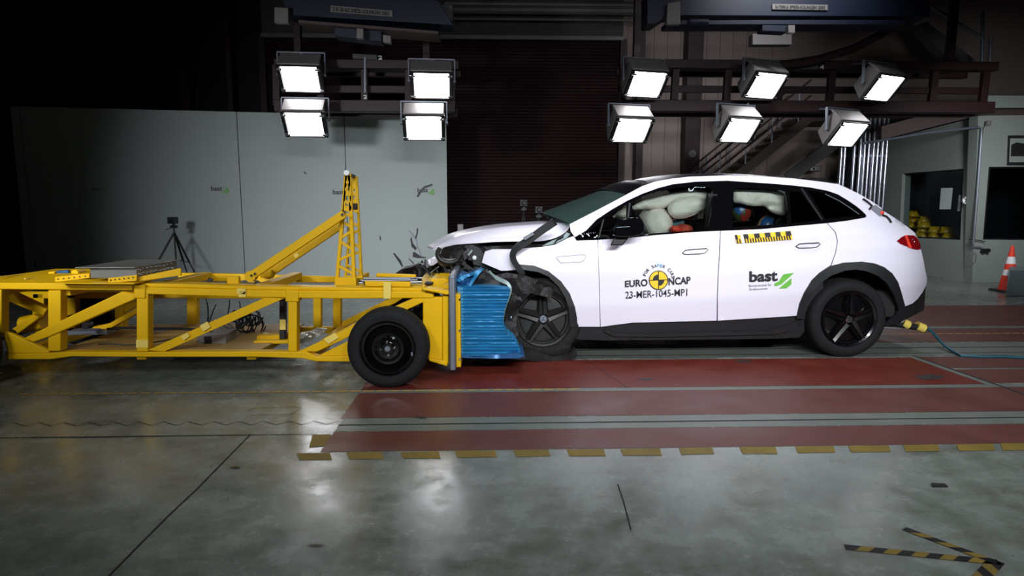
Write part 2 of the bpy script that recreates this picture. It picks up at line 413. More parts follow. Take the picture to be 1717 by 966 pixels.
stain(708, 700, 9, 2.5); stain(1560, 632, 24, 4); stain(1083, 636, 12, 2); stain(1248, 606, 14, 2)
stain(530, 914, 13, 2); stain(395, 784, 8, 2)
random.seed(5)
for i in range(130):                               # grit on the floor
    stain(random.uniform(250, 1700), random.uniform(770, 960), random.uniform(.5, 1.4), random.uniform(.4, .8), 6 if i % 4 else 3)
floor = fl.build('floor', ['floor', 'redfloor', 'redworn', 'rail', 'yfloor', 'crack', 'oil', 'dashline'], smooth=False, origin=(0, 0, 0)); tag(floor, kind='structure')
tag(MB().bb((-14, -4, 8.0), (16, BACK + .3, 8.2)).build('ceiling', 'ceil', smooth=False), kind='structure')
# back wall: dark on the left, pale lintel over the shutter, cladding on the right
sx0 = PY(446, 200, BACK).x; sx1 = PY(1042, 200, BACK).x; stop = PY(1042, 67, BACK).z
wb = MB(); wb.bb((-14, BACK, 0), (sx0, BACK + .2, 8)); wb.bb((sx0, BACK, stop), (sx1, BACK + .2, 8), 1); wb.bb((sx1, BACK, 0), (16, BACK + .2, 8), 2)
wx = sx1 + .1
while wx < 6.8:                                    # standing seams of the cladding
    wb.bb((wx, BACK - .03, 0), (wx + .035, BACK, 8), 2); wx += .31
tag(wb.build('wall_back', ['ceil', 'wallpale', 'wallb'], smooth=False, bevel=.004), kind='structure')
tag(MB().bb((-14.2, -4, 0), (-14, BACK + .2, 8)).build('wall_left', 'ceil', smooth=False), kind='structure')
tag(MB().bb((16, -4, 0), (16.2, BACK + .2, 8)).build('wall_right', 'wallr', smooth=False), kind='structure')
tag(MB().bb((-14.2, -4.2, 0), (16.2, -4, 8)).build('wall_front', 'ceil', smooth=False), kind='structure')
# roller shutter: one slatted door leaf
sh = MB(); z = 0.0; prof = []
while z < stop: prof += [(z, 0), (z + .010, -.018), (z + .065, -.02), (z + .075, 0)]; z += .075
vs = []; 
for (zz_, o_) in prof: vs += [(sx0, BACK + .06 + o_, zz_), (sx1, BACK + .06 + o_, zz_)]
sh.add(vs, [(2 * i, 2 * i + 1, 2 * i + 3, 2 * i + 2) for i in range(len(prof) - 1)])
dr = empty('door_1', ((sx0 + sx1) / 2, BACK, 0)); tag(dr, kind='structure')
sh.build('shutter_leaf', 'shutter', dr, smooth=False)
for xx in (sx0, sx1): MB().bb((xx - .07, BACK - .08, 0), (xx + .07, BACK - .001, stop)).build('guide_rail', 'maroon', dr, bevel=.004)
MB().bb((sx0, BACK - .1, stop - .03), (sx1, BACK - .001, stop + .06)).build('lintel_rail', 'lampgrey', dr, bevel=.004)
# long ducts and rails below the roof on the back wall
for i, (y0, r_) in enumerate(((6, .07), (15, .10), (31, .03))):
    a = PY(745, y0, 14.7); b = PY(1078, y0 + 3, 14.7)
    tag(MB().tube([a, b], r_, 10).build('wall_pipe', 'lampgrey'), ['upper grey pipe running along the wall above the shutter', 'thickest grey pipe along the wall above the shutter', 'thin lowest pipe on the pale wall above the shutter'][i], 'pipe')
# dark columns
for (xa, xb, lab) in ((1148, 1174, 'dark red steel column on the back wall between shutter and stairs'), (1066, 1078, 'narrow dark column beside the shutter edge'), (300, 322, 'dark column behind the grey partition, its left one'), (385, 394, 'thin dark post behind the grey partition panels')):
    a = PY(xa, 180, 14.75); b = PY(xb, 180, 14.75)
    c_ = MB().bb((a.x, 14.65, 0), (b.x, 14.95, 7.6)); c_.bb((a.x - .06, 14.6, 0), (b.x + .06, 14.99, .04)); tag(c_.build('steel_column', 'maroon', bevel=.01), lab, 'column')
for (xa, y0, y1, lab) in ((1067, 246, 305, 'pale upright conduit on the wall right of the shutter'),):
    a = PY(xa, y0, 14.9); tag(MB().tube([(a.x, 14.9, a.z), (a.x, 14.9, 0)], .028, 10).build('conduit', 'lampgrey'), lab, 'pipe')
# round sign on the column
c0 = PY(1161, 258, 14.62); t = empty('round_sign', c0 - Vector((0, 0, .1)), 'small round sign on the dark red column above the car roof', 'sign')
MB().lathe(c0, [(0, .01), (.09, .01), (.10, 0), (.10, -.03)], 28).build('sign_disc', 'lampgrey', t)
sg = MB().lathe(c0, [(.078, .012), (.092, .012)], 28); sg.bar(c0 + Vector((-.03, -.013, -.04)), c0 + Vector((.0, -.013, .05)), .02, .004); sg.bar(c0 + Vector((.0, -.013, 0)), c0 + Vector((.04, -.013, -.03)), .02, .004); sg.build('sign_print', 'printblack', t)

# ---- grey partition: a row of upright panels
pb = PZ(748, 463); HT = PL(748, 196, pb, Vector((0, 1, 0))).z; pa = PZ(18, 178, HT)
pa.z = 0; dv = (pb - pa); dv.z = 0; L = dv.length; du = dv / L; pn = Vector((du.y, -du.x, 0)); pn = -pn if pn.y > 0 else pn
def onP(x, y, e=0.): return PL(x, y, pa + pn * e, pn)
seams = [18, 34, 397, 577, 748]
labs = ['narrow grey partition panel at the far left end', 'wide dim grey partition panel behind the trolley box', 'grey partition panel behind the yellow mast brace', 'brightest grey partition panel, beside the shutter']
for i in range(4):
    a, b = [PL(sx, 190, pa, pn) for sx in (seams[i], seams[i + 1])]; a.z = b.z = 0
    if i < 3: b = b - du * .012
    p_ = MB().add([a, b, b + Vector((0, 0, HT)), a + Vector((0, 0, HT))] + [q - pn * .08 for q in (a, b, b + Vector((0, 0, HT)), a + Vector((0, 0, HT)))], [(0, 1, 2, 3), (7, 6, 5, 4), (0, 4, 5, 1), (1, 5, 6, 2), (2, 6, 7, 3), (3, 7, 4, 0)])
    tag(p_.build('partition_panel', 'panel', smooth=False, bevel=.004), labs[i], 'partition', 'grey partition panels')
def bast_logo(x, y, w, mapf, name, parent=None, label=None, back=False, flip=1, tilt=0.):
    """small wordmark with the green slanted sign"""
    s_ = w / 70.0
    f2 = lambda a, b: mapf(x + a * s_, y + b * s_ + a * s_ * tilt)
    mb = MB()
    if back: mb = sheet([(x - 6, y - 5), (x + w * 1.05, y - 4), (x + w * 1.05, y + 14), (x - 6, y + 13)], mapf, -pn * .001, step=10, mb=mb, mi=2)
    g = lambda a, b: f2(a, b)
    text_mb('bast', [(0, 0), (46, 0), (46, 20), (0, 20)], lambda a, b: f2(a, b), mb, 0, .018)
    for P in ([(46, 25), (52, 22), (64, 7), (75, 7), (62, 23), (54, 28), (46, 28)], [(54, 32), (60, 31), (72, 16), (76, 12), (74, 25), (66, 32)]):
        mb.add([f2(a, b) for a, b in P], [tuple(range(len(P)))], 1)
    return mb
for (x_, y_, w_, bk, lab) in ((155, 313, 22, True, 'white sticker with a black and green wordmark on the dim left panel'), (354, 312, 28, False, 'black and green wordmark above the camera tripod on the partition'), (558, 318, 28, False, 'wordmark half hidden behind the yellow mast'), (700, 315, 27, False, 'wordmark on the bright panel behind flying debris')):
    tag(bast_logo(x_, y_, w_, lambda a, b: onP(a, b, .006), 'x', back=bk).build('wall_decal', ['printblack', 'printgreen', 'panel'], smooth=False), lab, 'decal')

# ---- office with windows on the right
oc = PZ(1617, 471); ob = PZ(1555, 463); od = (ob - oc).normalized(); on_ = Vector((-od.y, od.x, 0)); on_ = -on_ if on_.y > 0 else on_
def onO(x, y, e=0.): return PL(x, y, oc + on_ * e, on_)
OH = PL(1640, 196, oc, Vector((0, 1, 0))).z
win1 = [(1513, 291), (1616, 283), (1610, 402.5), (1508, 398)]
w_ = sheet([(1478, 236), (1640, 196), (1630, 473), (1478, 452)], onO, -on_ * .22, holes=[win1], step=40)
tag(w_.build('wall_office_side', 'wallr', smooth=False), kind='structure')
wc = PZ(1630, 473)
win2 = [(1658, 280), (1760, 279), (1760, 403), (1648, 402)]
w_ = sheet([(1640, 194), (1800, 192), (1800, 474), (1630, 473)], lambda a, b: PY(a, b, wc.y), (0, .22, 0), holes=[win2], step=40)
tag(w_.build('wall_office_front', 'wallr', smooth=False), kind='structure')
tag(sheet([(1655, 160), (1800, 161), (1800, 180), (1648, 181)], lambda a, b: PY(a, b, wc.y), (0, .1, 0), step=60).build('trim_1', 'wallr', smooth=False), kind='structure')
tag(sheet([(1478, 212), (1640, 168), (1800, 180), (1800, 192), (1640, 194), (1478, 234)], lambda a, b: PY(a, b, wc.y + .3), (0, .1, 0), step=60).build('trim_2', 'stairs', smooth=False), kind='structure')
wn = empty('window_1', onO(1560, 400)); tag(wn, kind='structure')
def inset(P, d):
    cx = sum(p[0] for p in P) / len(P); cy = sum(p[1] for p in P) / len(P)
    return [(x + (d if x < cx else -d), y + (d if y < cy else -d)) for x, y in P]
sheet(win1, lambda a, b: onO(a, b, -.06), -on_ * .05, holes=[inset(win1, 2.5)], step=40).build('window_frame', 'lampblack', wn, smooth=False)
sheet(inset(win1, 2.5), lambda a, b: onO(a, b, -.08), -on_ * .006, step=50).build('window_pane', 'glass_office', wn, smooth=False)
wn2 = empty('window_2', PY(1700, 402, wc.y)); tag(wn2, kind='structure')
sheet(win2, lambda a, b: PY(a, b, wc.y + .06), (0, .05, 0), holes=[inset(win2, 2.5)], step=40).build('window_frame', 'lampblack', wn2, smooth=False)
sheet(inset(win2, 2.5), lambda a, b: PY(a, b, wc.y + .08), (0, .006, 0), step=50).build('window_pane', 'glass_office', wn2, smooth=False)
# office interior: back wall, shelf and a desk monitor shape
tag(MB().bb((8.0, 14.35, 0), (15, 14.45, 3.4)).build('wall_office_back', 'ceil', smooth=False), kind='structure')
sa = onO(1500, 401.5, -.25); sb = onO(1612, 404.5, -.25)
SH = MB().add([sa, sb, sb - on_ * .5, sa - on_ * .5] + [q - Vector((0, 0, .04)) for q in (sa, sb, sb - on_ * .5, sa - on_ * .5)], [(0, 1, 2, 3), (7, 6, 5, 4), (0, 4, 5, 1), (1, 5, 6, 2), (2, 6, 7, 3), (3, 7, 4, 0)])
for q in (sa - on_ * .4 + (sb - sa) * .1, sb - on_ * .4 - (sb - sa) * .1): SH.bb((q.x - .03, q.y - .03, 0), (q.x + .03, q.y + .03, q.z - .02))
tag(SH.build('shelf', 'wallr', smooth=False, bevel=.004), 'shelf behind the office window carrying the yellow helmets', 'shelf')
# hard hats
hp = [(1503, 358), (1514, 357), (1531, 359), (1503, 366), (1515, 367), (1529, 368), (1528, 377), (1549, 368), (1549, 377), (1548, 384), (1547, 394), (1567, 385), (1566, 394), (1588, 386), (1590, 395)]
hl = ['leftmost of the top row', 'second of the top row', 'third, cleanest of the top row', 'under the leftmost top one', 'under the second top one', 'just under the third top one', 'two below the third top one', 'topmost of the four-high stack', 'second down in the four-high stack', 'third down in the four-high stack', 'bottom of the four-high stack', 'upper one of the middle pair', 'lower one of the middle pair', 'upper one of the rightmost stack', 'lower one of the rightmost stack']
hats = None
for i, (hx, hy) in enumerate(hp):
    c = onO(hx, hy, -.42 - .05 * (i % 2)); base = c - Vector((0, 0, .06))
    if hats is None:
        hats = empty('hard_hat', base, 'yellow hard hat behind the office window, ' + hl[0], 'helmet', 'yellow hard hats behind the window')
        m = MB(); n = 24; P = []; rings = 8
        for r_ in range(rings + 1):
            a = r_ / rings * math.pi / 2
            for j in range(n):
                b = 2 * math.pi * j / n; P.append(base + Vector((.135 * math.cos(a) * math.cos(b), .11 * math.cos(a) * math.sin(b), .12 * math.sin(a) + .01)))
        F = [(r_ * n + j, r_ * n + (j + 1) % n, (r_ + 1) * n + (j + 1) % n, (r_ + 1) * n + j) for r_ in range(rings) for j in range(n)] + [tuple(range(n))]
        m.add(P, F); m.bar(base + Vector((-.12, 0, .05)), base + Vector((.12, 0, .05)), .02, .16)
        shl = m.build('helmet_shell', 'helmet', hats)
        br = MB(); br.lathe(base, [(.0, .0), (.15, .0), (.155, .008), (.13, .02)], 24, (0, 0, 1)); br.build('brim', 'helmet', hats)
    else: dup(hats, base, (i * 1.7) % 1.2 - .6, 'yellow hard hat behind the office window, ' + hl[i])
# papers taped to the window
for (P, lab) in (([(1578, 315.5), (1597.5, 315), (1594, 351), (1575, 351)], 'white notice sheet taped inside the office window'), ([(1608, 327), (1614, 328), (1610, 354), (1605, 354)], 'narrow paper strip at the right edge of the office window')):
    tag(sheet(P, lambda a, b: onO(a, b, -.075), -on_ * .003, step=30).build('notice', 'panel', smooth=False), lab, 'paper')
# no-pedestrian sign
c0 = onO(1620, 336, .07); on2 = (on_ * .35 + Vector((0, -1, 0))).normalized(); t = empty('prohibition_sign', c0 - Vector((0, 0, .1)), 'round no-entry-for-pedestrians sign beside the office window', 'sign')
MB().lathe(c0, [(0, 0), (.088, 0), (.088, -.012), (.02, -.012), (.02, -.12)], 28, on2).build('sign_plate', 'printwhite', t)
MB().lathe(c0, [(.072, .003), (.088, .003)], 28, on2).build('sign_ring', 'maroon', t)
sp = MB(); sp.ball(c0 + Vector((0, 0, .045)) + on2 * .003, (.012, .004, .012), 10, 6); sp.bar(c0 + Vector((0, 0, .03)) + on2 * .003, c0 + Vector((0, 0, -.015)) + on2 * .003, .018, .006, on2); sp.bar(c0 + on2 * .003, c0 + Vector((-.025, 0, -.05)) + on2 * .003, .012, .005, on2); sp.bar(c0 + on2 * .003, c0 + Vector((.025, 0, -.05)) + on2 * .003, .012, .005, on2)
sp.bar(c0 + Vector((-.05, 0, .05)) + on2 * .004, c0 + Vector((.05, 0, -.05)) + on2 * .004, .012, .004, on2); sp.build('sign_print', 'printblack', t)
# conduit with corner, boxes and sockets
q = lambda a, b: PY(a, b, wc.y - .05)
tag(MB().tube([q(1450, 240), q(1560, 222), q(1640, 213), q(1646, 216), q(1645, 230), q(1638, 330), q(1632, 408)], .022, 8).build('conduit', 'greymetal'), 'grey conduit crossing above the office window and dropping down the corner', 'pipe')
tag(MB().tube([q(1656, 205), q(1650, 216), q(1646, 250), q(1636, 400)], .013, 8).build('conduit', 'wallr'), 'thin pale cable pipe beside the corner conduit', 'pipe')
tag(MB().bb(q(1652, 203), q(1658, 211) + Vector((0, -.06, 0))).build('junction_box', 'lampgrey', bevel=.006), 'small junction box at the top of the office corner', 'box')
t = empty('socket_set', q(1640, 425), 'pair of black sockets with pipework low on the office corner', 'socket')
for xx in (1648, 1655): MB().lathe(q(xx, 420), [(0, .05), (.035, .05), (.04, .03), (.04, 0)], 18).build('socket', 'lampblack', t)
MB().tube([q(1630, 403), q(1632, 414), q(1645, 415), q(1648, 418)], .012, 8).build('feed_pipe', 'greymetal', t)
tag(MB().tube([q(1632 + 6 * math.sin(k_ * .7), 432 + 9 * math.cos(k_ * .7)) for k_ in range(20)], .005, 6).build('coiled_cable', 'lampgrey'), 'thin coiled cable hanging under the corner sockets', 'cable')
tag(MB().tube([q(1625, 401), q(1640, 403), q(1652, 405)], .008, 6).build('wall_hook', 'lampblack'), 'thin black rod sticking out of the office corner', 'rod')
# picture on the right wall
pf = empty('picture_frame', q(1710, 277), 'framed dark picture on the wall at the right edge, above the window', 'picture')
sheet([(1692, 227), (1760, 227), (1760, 277), (1690, 277)], lambda a, b: PY(a, b, wc.y - .03), (0, .028, 0), step=50).build('frame', 'printblack', pf, smooth=False)
sheet([(1694, 232), (1760, 232), (1760, 272), (1692, 272)], lambda a, b: PY(a, b, wc.y - .034), (0, .003, 0), step=50).build('mount', 'wallr', pf, smooth=False)
sheet([(1696, 243), (1704, 239), (1722, 241), (1760, 238), (1760, 262), (1695, 262)], lambda a, b: PY(a, b, wc.y - .037), (0, .003, 0), step=50).build('image', 'junk', pf, smooth=False)

# ---- shiny pipes between stairs and office
for i, xx in enumerate((1412, 1418, 1434, 1444, 1451, 1458, 1466, 1473, 1481, 1488)):
    a = PY(xx, 230, 13.6 + .05 * (i % 2)); r_ = .034 if i % 3 else .040
    m = MB().tube([(a.x, a.y, 0), (a.x, a.y, 3.5)], r_, 16); 
    for zc in (1.2, 2.55): m.lathe((a.x, a.y, zc), [(r_, -.02), (r_ + .012, -.02), (r_ + .012, .02), (r_, .02)], 16, (0, 0, 1))
    tag(m.build('silver_pipe', 'pipe'), 'shiny upright pipe left of the office, %s in its row' % ['leftmost', 'second from left', 'third from left', 'fourth from left', 'fifth from left', 'fifth from right', 'fourth from right', 'third from right', 'second from right', 'rightmost'][i], 'pipe', 'row of silver pipes')

# ---- staircase behind the car
st = empty('staircase', PY(1290, 300, 13.9), 'dark steel staircase with handrails rising to the right behind the car', 'stairs')
SY = 13.7
def sp_(a, b, Y=SY): return PY(a, b, Y)
for Yo, nm in ((0, 'stringer'), (.9, 'stringer')):
    MB().bar(sp_(1140, 372) + Vector((0, Yo, 0)), sp_(1360, 196) + Vector((0, Yo, 0)), .05, .2).build(nm, 'stairs', st, bevel=.004)
    for dy in (-62, -36): MB().tube([sp_(1140, 372 + dy) + Vector((0, Yo, 0)), sp_(1360, 196 + dy) + Vector((0, Yo, 0))], .02, 8).build('handrail', 'maroon', st)
a, b = sp_(1140, 372), sp_(1360, 196)
for i in range(14):
    p = a.lerp(b, (i + .5) / 14); MB().bb(p + Vector((-.14, 0, -.02)), p + Vector((.14, .9, .02))).build('tread', 'stairs', st, bevel=.003)
for f in (.1, .3, .5, .7, .9):
    p = a.lerp(b, f)
    for Yo in (0, .9): MB().tube([p + Vector((0, Yo, 0)), p + Vector((0, Yo, .85))], .016, 8).build('baluster', 'greymetal', st)
MB().bar(sp_(1320, 300), sp_(1400, 240), .05, .26).build('landing_beam', 'wallpale', st, bevel=.004)
MB().bb(sp_(1345, 203), sp_(1440, 196) + Vector((0, 1, 0))).build('landing', 'stairs', st, bevel=.004)
t = empty('exit_sign', PY(1366, 286, 14.5), 'small framed pictogram sign under the stairs', 'sign')
c = PY(1367, 283, 14.5); MB().bb(c + Vector((-.13, 0, -.055)), c + Vector((.13, .49, .055))).build('sign_box', 'stairs', t, bevel=.004)
e_ = MB(); e_.bb(c + Vector((-.11, -.004, -.04)), c + Vector((.11, .0, .04)), 0); e_.bb(c + Vector((-.06, -.008, -.03)), c + Vector((-.01, -.004, .03)), 1); e_.bar(c + Vector((.02, -.006, -.02)), c + Vector((.05, -.006, .025)), .004, .015, (0, 1, 0), 1); e_.bar(c + Vector((.03, -.006, .02)), c + Vector((.09, -.006, .0)), .004, .012, (0, 1, 0), 1)
e_.build('sign_face', ['panel', 'printblack'], t, smooth=False)
t = empty('door_2', PY(1372, 330, 14.9)); tag(t, kind='structure')
c = PY(1345, 298, 14.93); d_ = PY(1401, 298, 14.93); MB().bb((c.x, 14.9, 0), (d_.x, 14.99, c.z)).build('door_leaf', 'wallpale', t, bevel=.01)

# ---- lamp gantries
def gantry(x0, x1, lab, end=True):
    t = empty('lamp_gantry', PY((x0 + x1) / 2, 190, 11.4), lab, 'gantry'); Yg = 11.4
    a, b = PY(x0, 108, Yg), PY(x1, 115, Yg); c, d = PY(x0, 178, Yg), PY(x1 - 6, 178, Yg)
    for (p, q_, hh) in ((a, b, .15), (c, d, .2)):
        q2 = Vector((q_.x, q_.y, p.z))
        MB().bar(p, q2, .2, hh).build('chord', 'maroon', t, bevel=.01)
        MB().bar(p + Vector((0, .7, 0)), q2 + Vector((0, .7, 0)), .12, hh * .8).build('chord', 'maroon', t, bevel=.01)
    zA, zC = a.z, c.z
    MB().bar(Vector((a.x, Yg + .1, (zA + zC) / 2 - .04)), Vector((b.x - .2, Yg + .1, (zA + zC) / 2 - .04)), .06, .12).build('middle_rail', 'maroon', t, bevel=.004)
    n = int((b.x - a.x) / 1.0) + 1
    for i in range(n + 1):
        x = a.x + (b.x - a.x - .12) * i / n
        MB().bar((x, Yg + .05, zA), (x - .02, Yg + .05, zC), .1, .12, (1, 0, 0)).build('gantry_post', 'maroon', t, bevel=.004)
        MB().bar((x, Yg + .05, zC), (x, Yg + .7, zC), .06).build('cross_tie', 'maroon', t, bevel=.004)
    for i in (0, n):
        x = a.x + .3 + (b.x - a.x - .9) * i / n
        MB().bar((x, Yg + .35, zA), (x, Yg + .35, 7.9), .12).build('hanger', 'maroon', t, bevel=.004)
    MB().bar((a.x + .3, Yg + .35, zA + .02), (b.x - .5, Yg + .35, zA + .02), .5, .04).build('top_tie', 'maroon', t, bevel=.004)
    return t
gl = gantry(462, 770, 'dark red lamp gantry hanging over the trolley side')
gr = gantry(1046, 1668, 'long dark red lamp gantry hanging over the car side')
def number(txt, quad, Y, lab, mtl='printwhite', back=None):
    t = empty('number_plate', PY(quad[3][0], quad[3][1], Y), lab, 'sign')
    if back: sheet(back, onY(Y + .006), (0, .05, 0), step=40).build('plate', 'wallpale', t, smooth=False)
    text_mb(txt, quad, onY(Y), None, 0, .03).build('lettering', mtl, t, smooth=False)
number('2', [(634, 93), (641, 93), (641, 100), (634, 100)], 11.27, 'white figure two on a pale bar above the left lamps', back=[(591, 90), (632, 92), (632, 100), (591, 98)])
number('2', [(609.5, 159), (615.5, 159), (615.5, 166), (609.5, 166)], 11.27, 'white figure two low between the left lamps')
number('4', [(1375, 109), (1382, 109), (1382, 116), (1375, 116)], 11.27, 'white figure four on a pale bar between the right lamps', back=[(1337, 109), (1372, 109), (1372, 116), (1337, 116)])
number('4', [(1250, 173), (1257, 171), (1256, 179), (1249, 180)], 11.27, 'slanted white figure four between the right lamp rows')
tag(MB().bar(PY(612, 96, 11.29), PY(612, 156, 11.29), .03).build('drop_rod', 'greymetal'), 'thin rod hanging between the left lamps', 'rod')

# ---- floodlights
FLO = Vector((0, 0, 0))
SCF = .93
def make_flood(parent, sgn=1):
    # local frame: glass plane normal points forward-down; built around the parent's origin (centre of the glass)
    pitch = R(42); F = Vector((0, -math.cos(pitch), -math.sin(pitch))); Uu = Vector((0, -math.sin(pitch), math.cos(pitch))); X = Vector((1, 0, 0)); o = WL[parent]
    P = lambda x, u, d: o + (X * x + Uu * u + F * d) * SCF
    def hexa(m, w0, h0, d0, w1, h1, d1, mi=0, cu0=0, cu1=0):
        m.add([P(s * w0, cu0 + v * h0, d0) for s, v in ((-1, -1), (1, -1), (1, 1), (-1, 1))] + [P(s * w1, cu1 + v * h1, d1) for s, v in ((-1, -1), (1, -1), (1, 1), (-1, 1))], [(0, 1, 2, 3), (7, 6, 5, 4), (0, 4, 5, 1), (1, 5, 6, 2), (2, 6, 7, 3), (3, 7, 4, 0)], mi)
    m = MB(); hexa(m, .38, .27, -.03, .33, .22, -.34, 0, 0, .03); hexa(m, .36, .02, -.02, .36, .02, -.36, 0, .27, .27)
    m.build('housing', 'lampgrey', parent, bevel=.012)
    m = MB()
    for s in (-1, 1): m.add([P(s * .315, -.24, .02), P(s * .375, -.24, .02), P(s * .375, .24, .02), P(s * .315, .24, .02)] + [P(s * .315, -.24, -.03), P(s * .375, -.24, -.03), P(s * .375, .24, -.03), P(s * .315, .24, -.03)], [(0, 1, 2, 3), (7, 6, 5, 4), (0, 4, 5, 1), (1, 5, 6, 2), (2, 6, 7, 3), (3, 7, 4, 0)])
    hexa(m, .375, .012, .008, .375, .012, -.03, 0, .255, .255); hexa(m, .375, .012, .008, .375, .012, -.03, 0, -.255, -.255)
    m.build('front_frame', 'lampblack', parent)
    for s in (-1, 1):
        for v in (-.2, .2): MB().bar(P(s * .28, v, .02), P(s * .375, v, .02), .035, .03, F).build('clip', 'chrome', parent, bevel=.005)
    m = MB(); hexa(m, .295, .235, .012, .30, .24, -.02); m.build('lamp_glass', 'lampglass', parent, smooth=False)
    m = MB()
    for s in (-1, 1): m.bar(P(s * .41, 0, -.15), P(s * .41, .27, -.42), .02, .05); m.lathe(P(s * .385, 0, -.15), [(0, .04), (.03, .04), (.03, 0)], 12, (s, 0, 0))
    m.bar(P(-.41, .27, -.42), P(.41, .27, -.42), .05, .02); m.bar(P(0, .27, -.42), o + Vector((0, .70, .53)), .05, .03); m.build('bracket', 'greymetal', parent)
lp = [(504, 133, -1, 'upper left'), (724, 144, -1, 'upper, second from the left,'), (511, 209, -1, 'lower left'), (711, 215, -1, 'lower, second from the left,'), (1084, 142, 1, 'upper, above the shutter edge,'), (1284, 144, 1, 'upper, middle of the right gantry,'), (1482, 148, 1, 'upper, right end of the right gantry,'), (1059, 219, 1, 'lower, beside the shutter edge,'), (1240, 219, 1, 'lower, middle of the right gantry,'), (1421, 226, 1, 'lower, right end, above the silver pipes,')]
f0 = None
for i, (x_, y_, sd, lab) in enumerate(lp):
    c = PY(x_, y_, 10.75); rz = {-1: R(4), 1: R(14 + (x_ - 1060) * .02)}[sd]
    lb = 'lit grey floodlight, ' + lab + ' shining towards the viewer'
    if f0 is None:
        f0 = empty('floodlight', c, lb, 'floodlight', 'floodlights on the gantries'); make_flood(f0); f0.rotation_euler.z = rz
    else: dup(f0, c, rz, lb)

# ---- cranes under the roof
t = empty('crane_beam', PY(610, 60, 10.2), 'dark blue crane beam with pale capacity plate, upper left', 'crane')
def bar4(P, Y, d): return beam(P, Y, d)
bar4([(470, -14), (735, 0), (760, 42), (480, 25)], 10.2, .4).build('girder', 'crane', t, bevel=.01)
bar4([(500, 33), (735, 52), (735, 57), (500, 38)], 10.15, .5).build('lower_flange', 'stairs', t, bevel=.005)
sheet([(554, 9), (658, 18), (658, 28), (554, 20)], onY(10.17), (0, .02, 0), step=60).build('capacity_plate', 'lampgrey', t, smooth=False)
text_mb('2 X 20 KG SPIESS-SOLINGEN 2003', [(558, 11.5), (652, 19.5), (652, 26), (558, 18.5)], onY(10.16), None, 0, .01).build('plate_lettering', 'printblack', t, smooth=False)
for (P, nm) in (([(460, 12), (483, 13), (483, 38), (460, 38)], 'end_carriage'), ([(598, 47), (609, 48), (609, 64), (598, 64)], 'hoist_plate'), ([(642, 58), (655, 60), (655, 72), (642, 70)], 'hoist_plate')):
    bar4(P, 10.05, .1).build(nm, 'lampgrey', t, bevel=.004)
bar4([(560, 45), (640, 52), (640, 70), (560, 60)], 10.25, .3).build('trolley_hoist', 'crane', t, bevel=.01)
bar4([(705, 5), (759, 8), (759, 35), (735, 34), (705, 14)], 10.4, .3).build('end_bracket', 'wallpale', t, bevel=.01)
t = empty('crane_beam', PY(1330, 60, 10.2), 'long dark blue crane beam with pale capacity plate, upper right', 'crane')
bar4([(1085, -12), (1560, -12), (1560, 28), (1120, 26), (1100, 40), (1085, 40)], 10.2, .4).build('girder', 'crane', t, bevel=.01)
bar4([(1120, 34), (1520, 33), (1520, 41), (1120, 41)], 10.1, .4).build('lower_girder', 'crane', t, bevel=.005)
sheet([(1295, 6.5), (1388, 8), (1388, 17), (1295, 15.5)], onY(10.17), (0, .02, 0), step=60).build('capacity_plate', 'lampgrey', t, smooth=False)
text_mb('3x700KG SPIESS-SOLINGEN 2003', [(1300, 8.3), (1383, 9.8), (1383, 15.3), (1300, 13.8)], onY(10.16), None, 0, .01).build('plate_lettering', 'printblack', t, smooth=False)
bar4([(1120, 5), (1141, 2), (1141, 40), (1118, 40)], 10.0, .1).build('end_carriage', 'lampgrey', t, bevel=.004)
bar4([(1322, 42), (1333, 42), (1333, 55), (1322, 55)], 10.0, .1).build('hoist_plate', 'lampgrey', t, bevel=.004)
bar4([(1278, 42), (1320, 42), (1320, 54), (1278, 52)], 10.1, .2).build('trolley_hoist', 'crane', t, bevel=.01)
MB().tube([PY(1155, 36, 10.0), PY(1187, 37, 10.0)], .05, 12).build('hoist_motor', 'crane', t)
tag(bar4([(1262, 56), (1328, 56), (1328, 75), (1262, 75)], 12.0, .2).build('wall_duct', 'lampgrey', bevel=.01), 'pale duct box under the right crane beam', 'duct')
tag(MB().tube([PY(1290, 112, 11.0), PY(1370, 100, 11.0), PY(1430, 82, 11.0), PY(1500, 46, 10.9), PY(1530, 40, 10.8)], .07, 10).build('cable_hose', 'maroon'), 'thick dark cable loom sagging from the right crane to the gantry', 'cable')
for (P, lab) in (([(1560, 10), (1650, 66)], 'thin slanting stay high at the right'), ([(1648, 20), (1646, 112)], 'pale upright pipe above the right gantry end'), ([(1661, 60), (1659, 112)], 'second pale upright pipe above the right gantry end')):
    tag(MB().tube([PY(P[0][0], P[0][1], 12.5), PY(P[1][0], P[1][1], 12.5)], .03, 8).build('roof_pipe', 'greymetal'), lab, 'pipe')
tag(bar4([(1540, 40), (1555, 36), (1640, 104), (1600, 112)], 13.2, .3).build('roof_brace', 'wallpale', bevel=.01), 'broad slanting brace plate high at the right', 'beam')

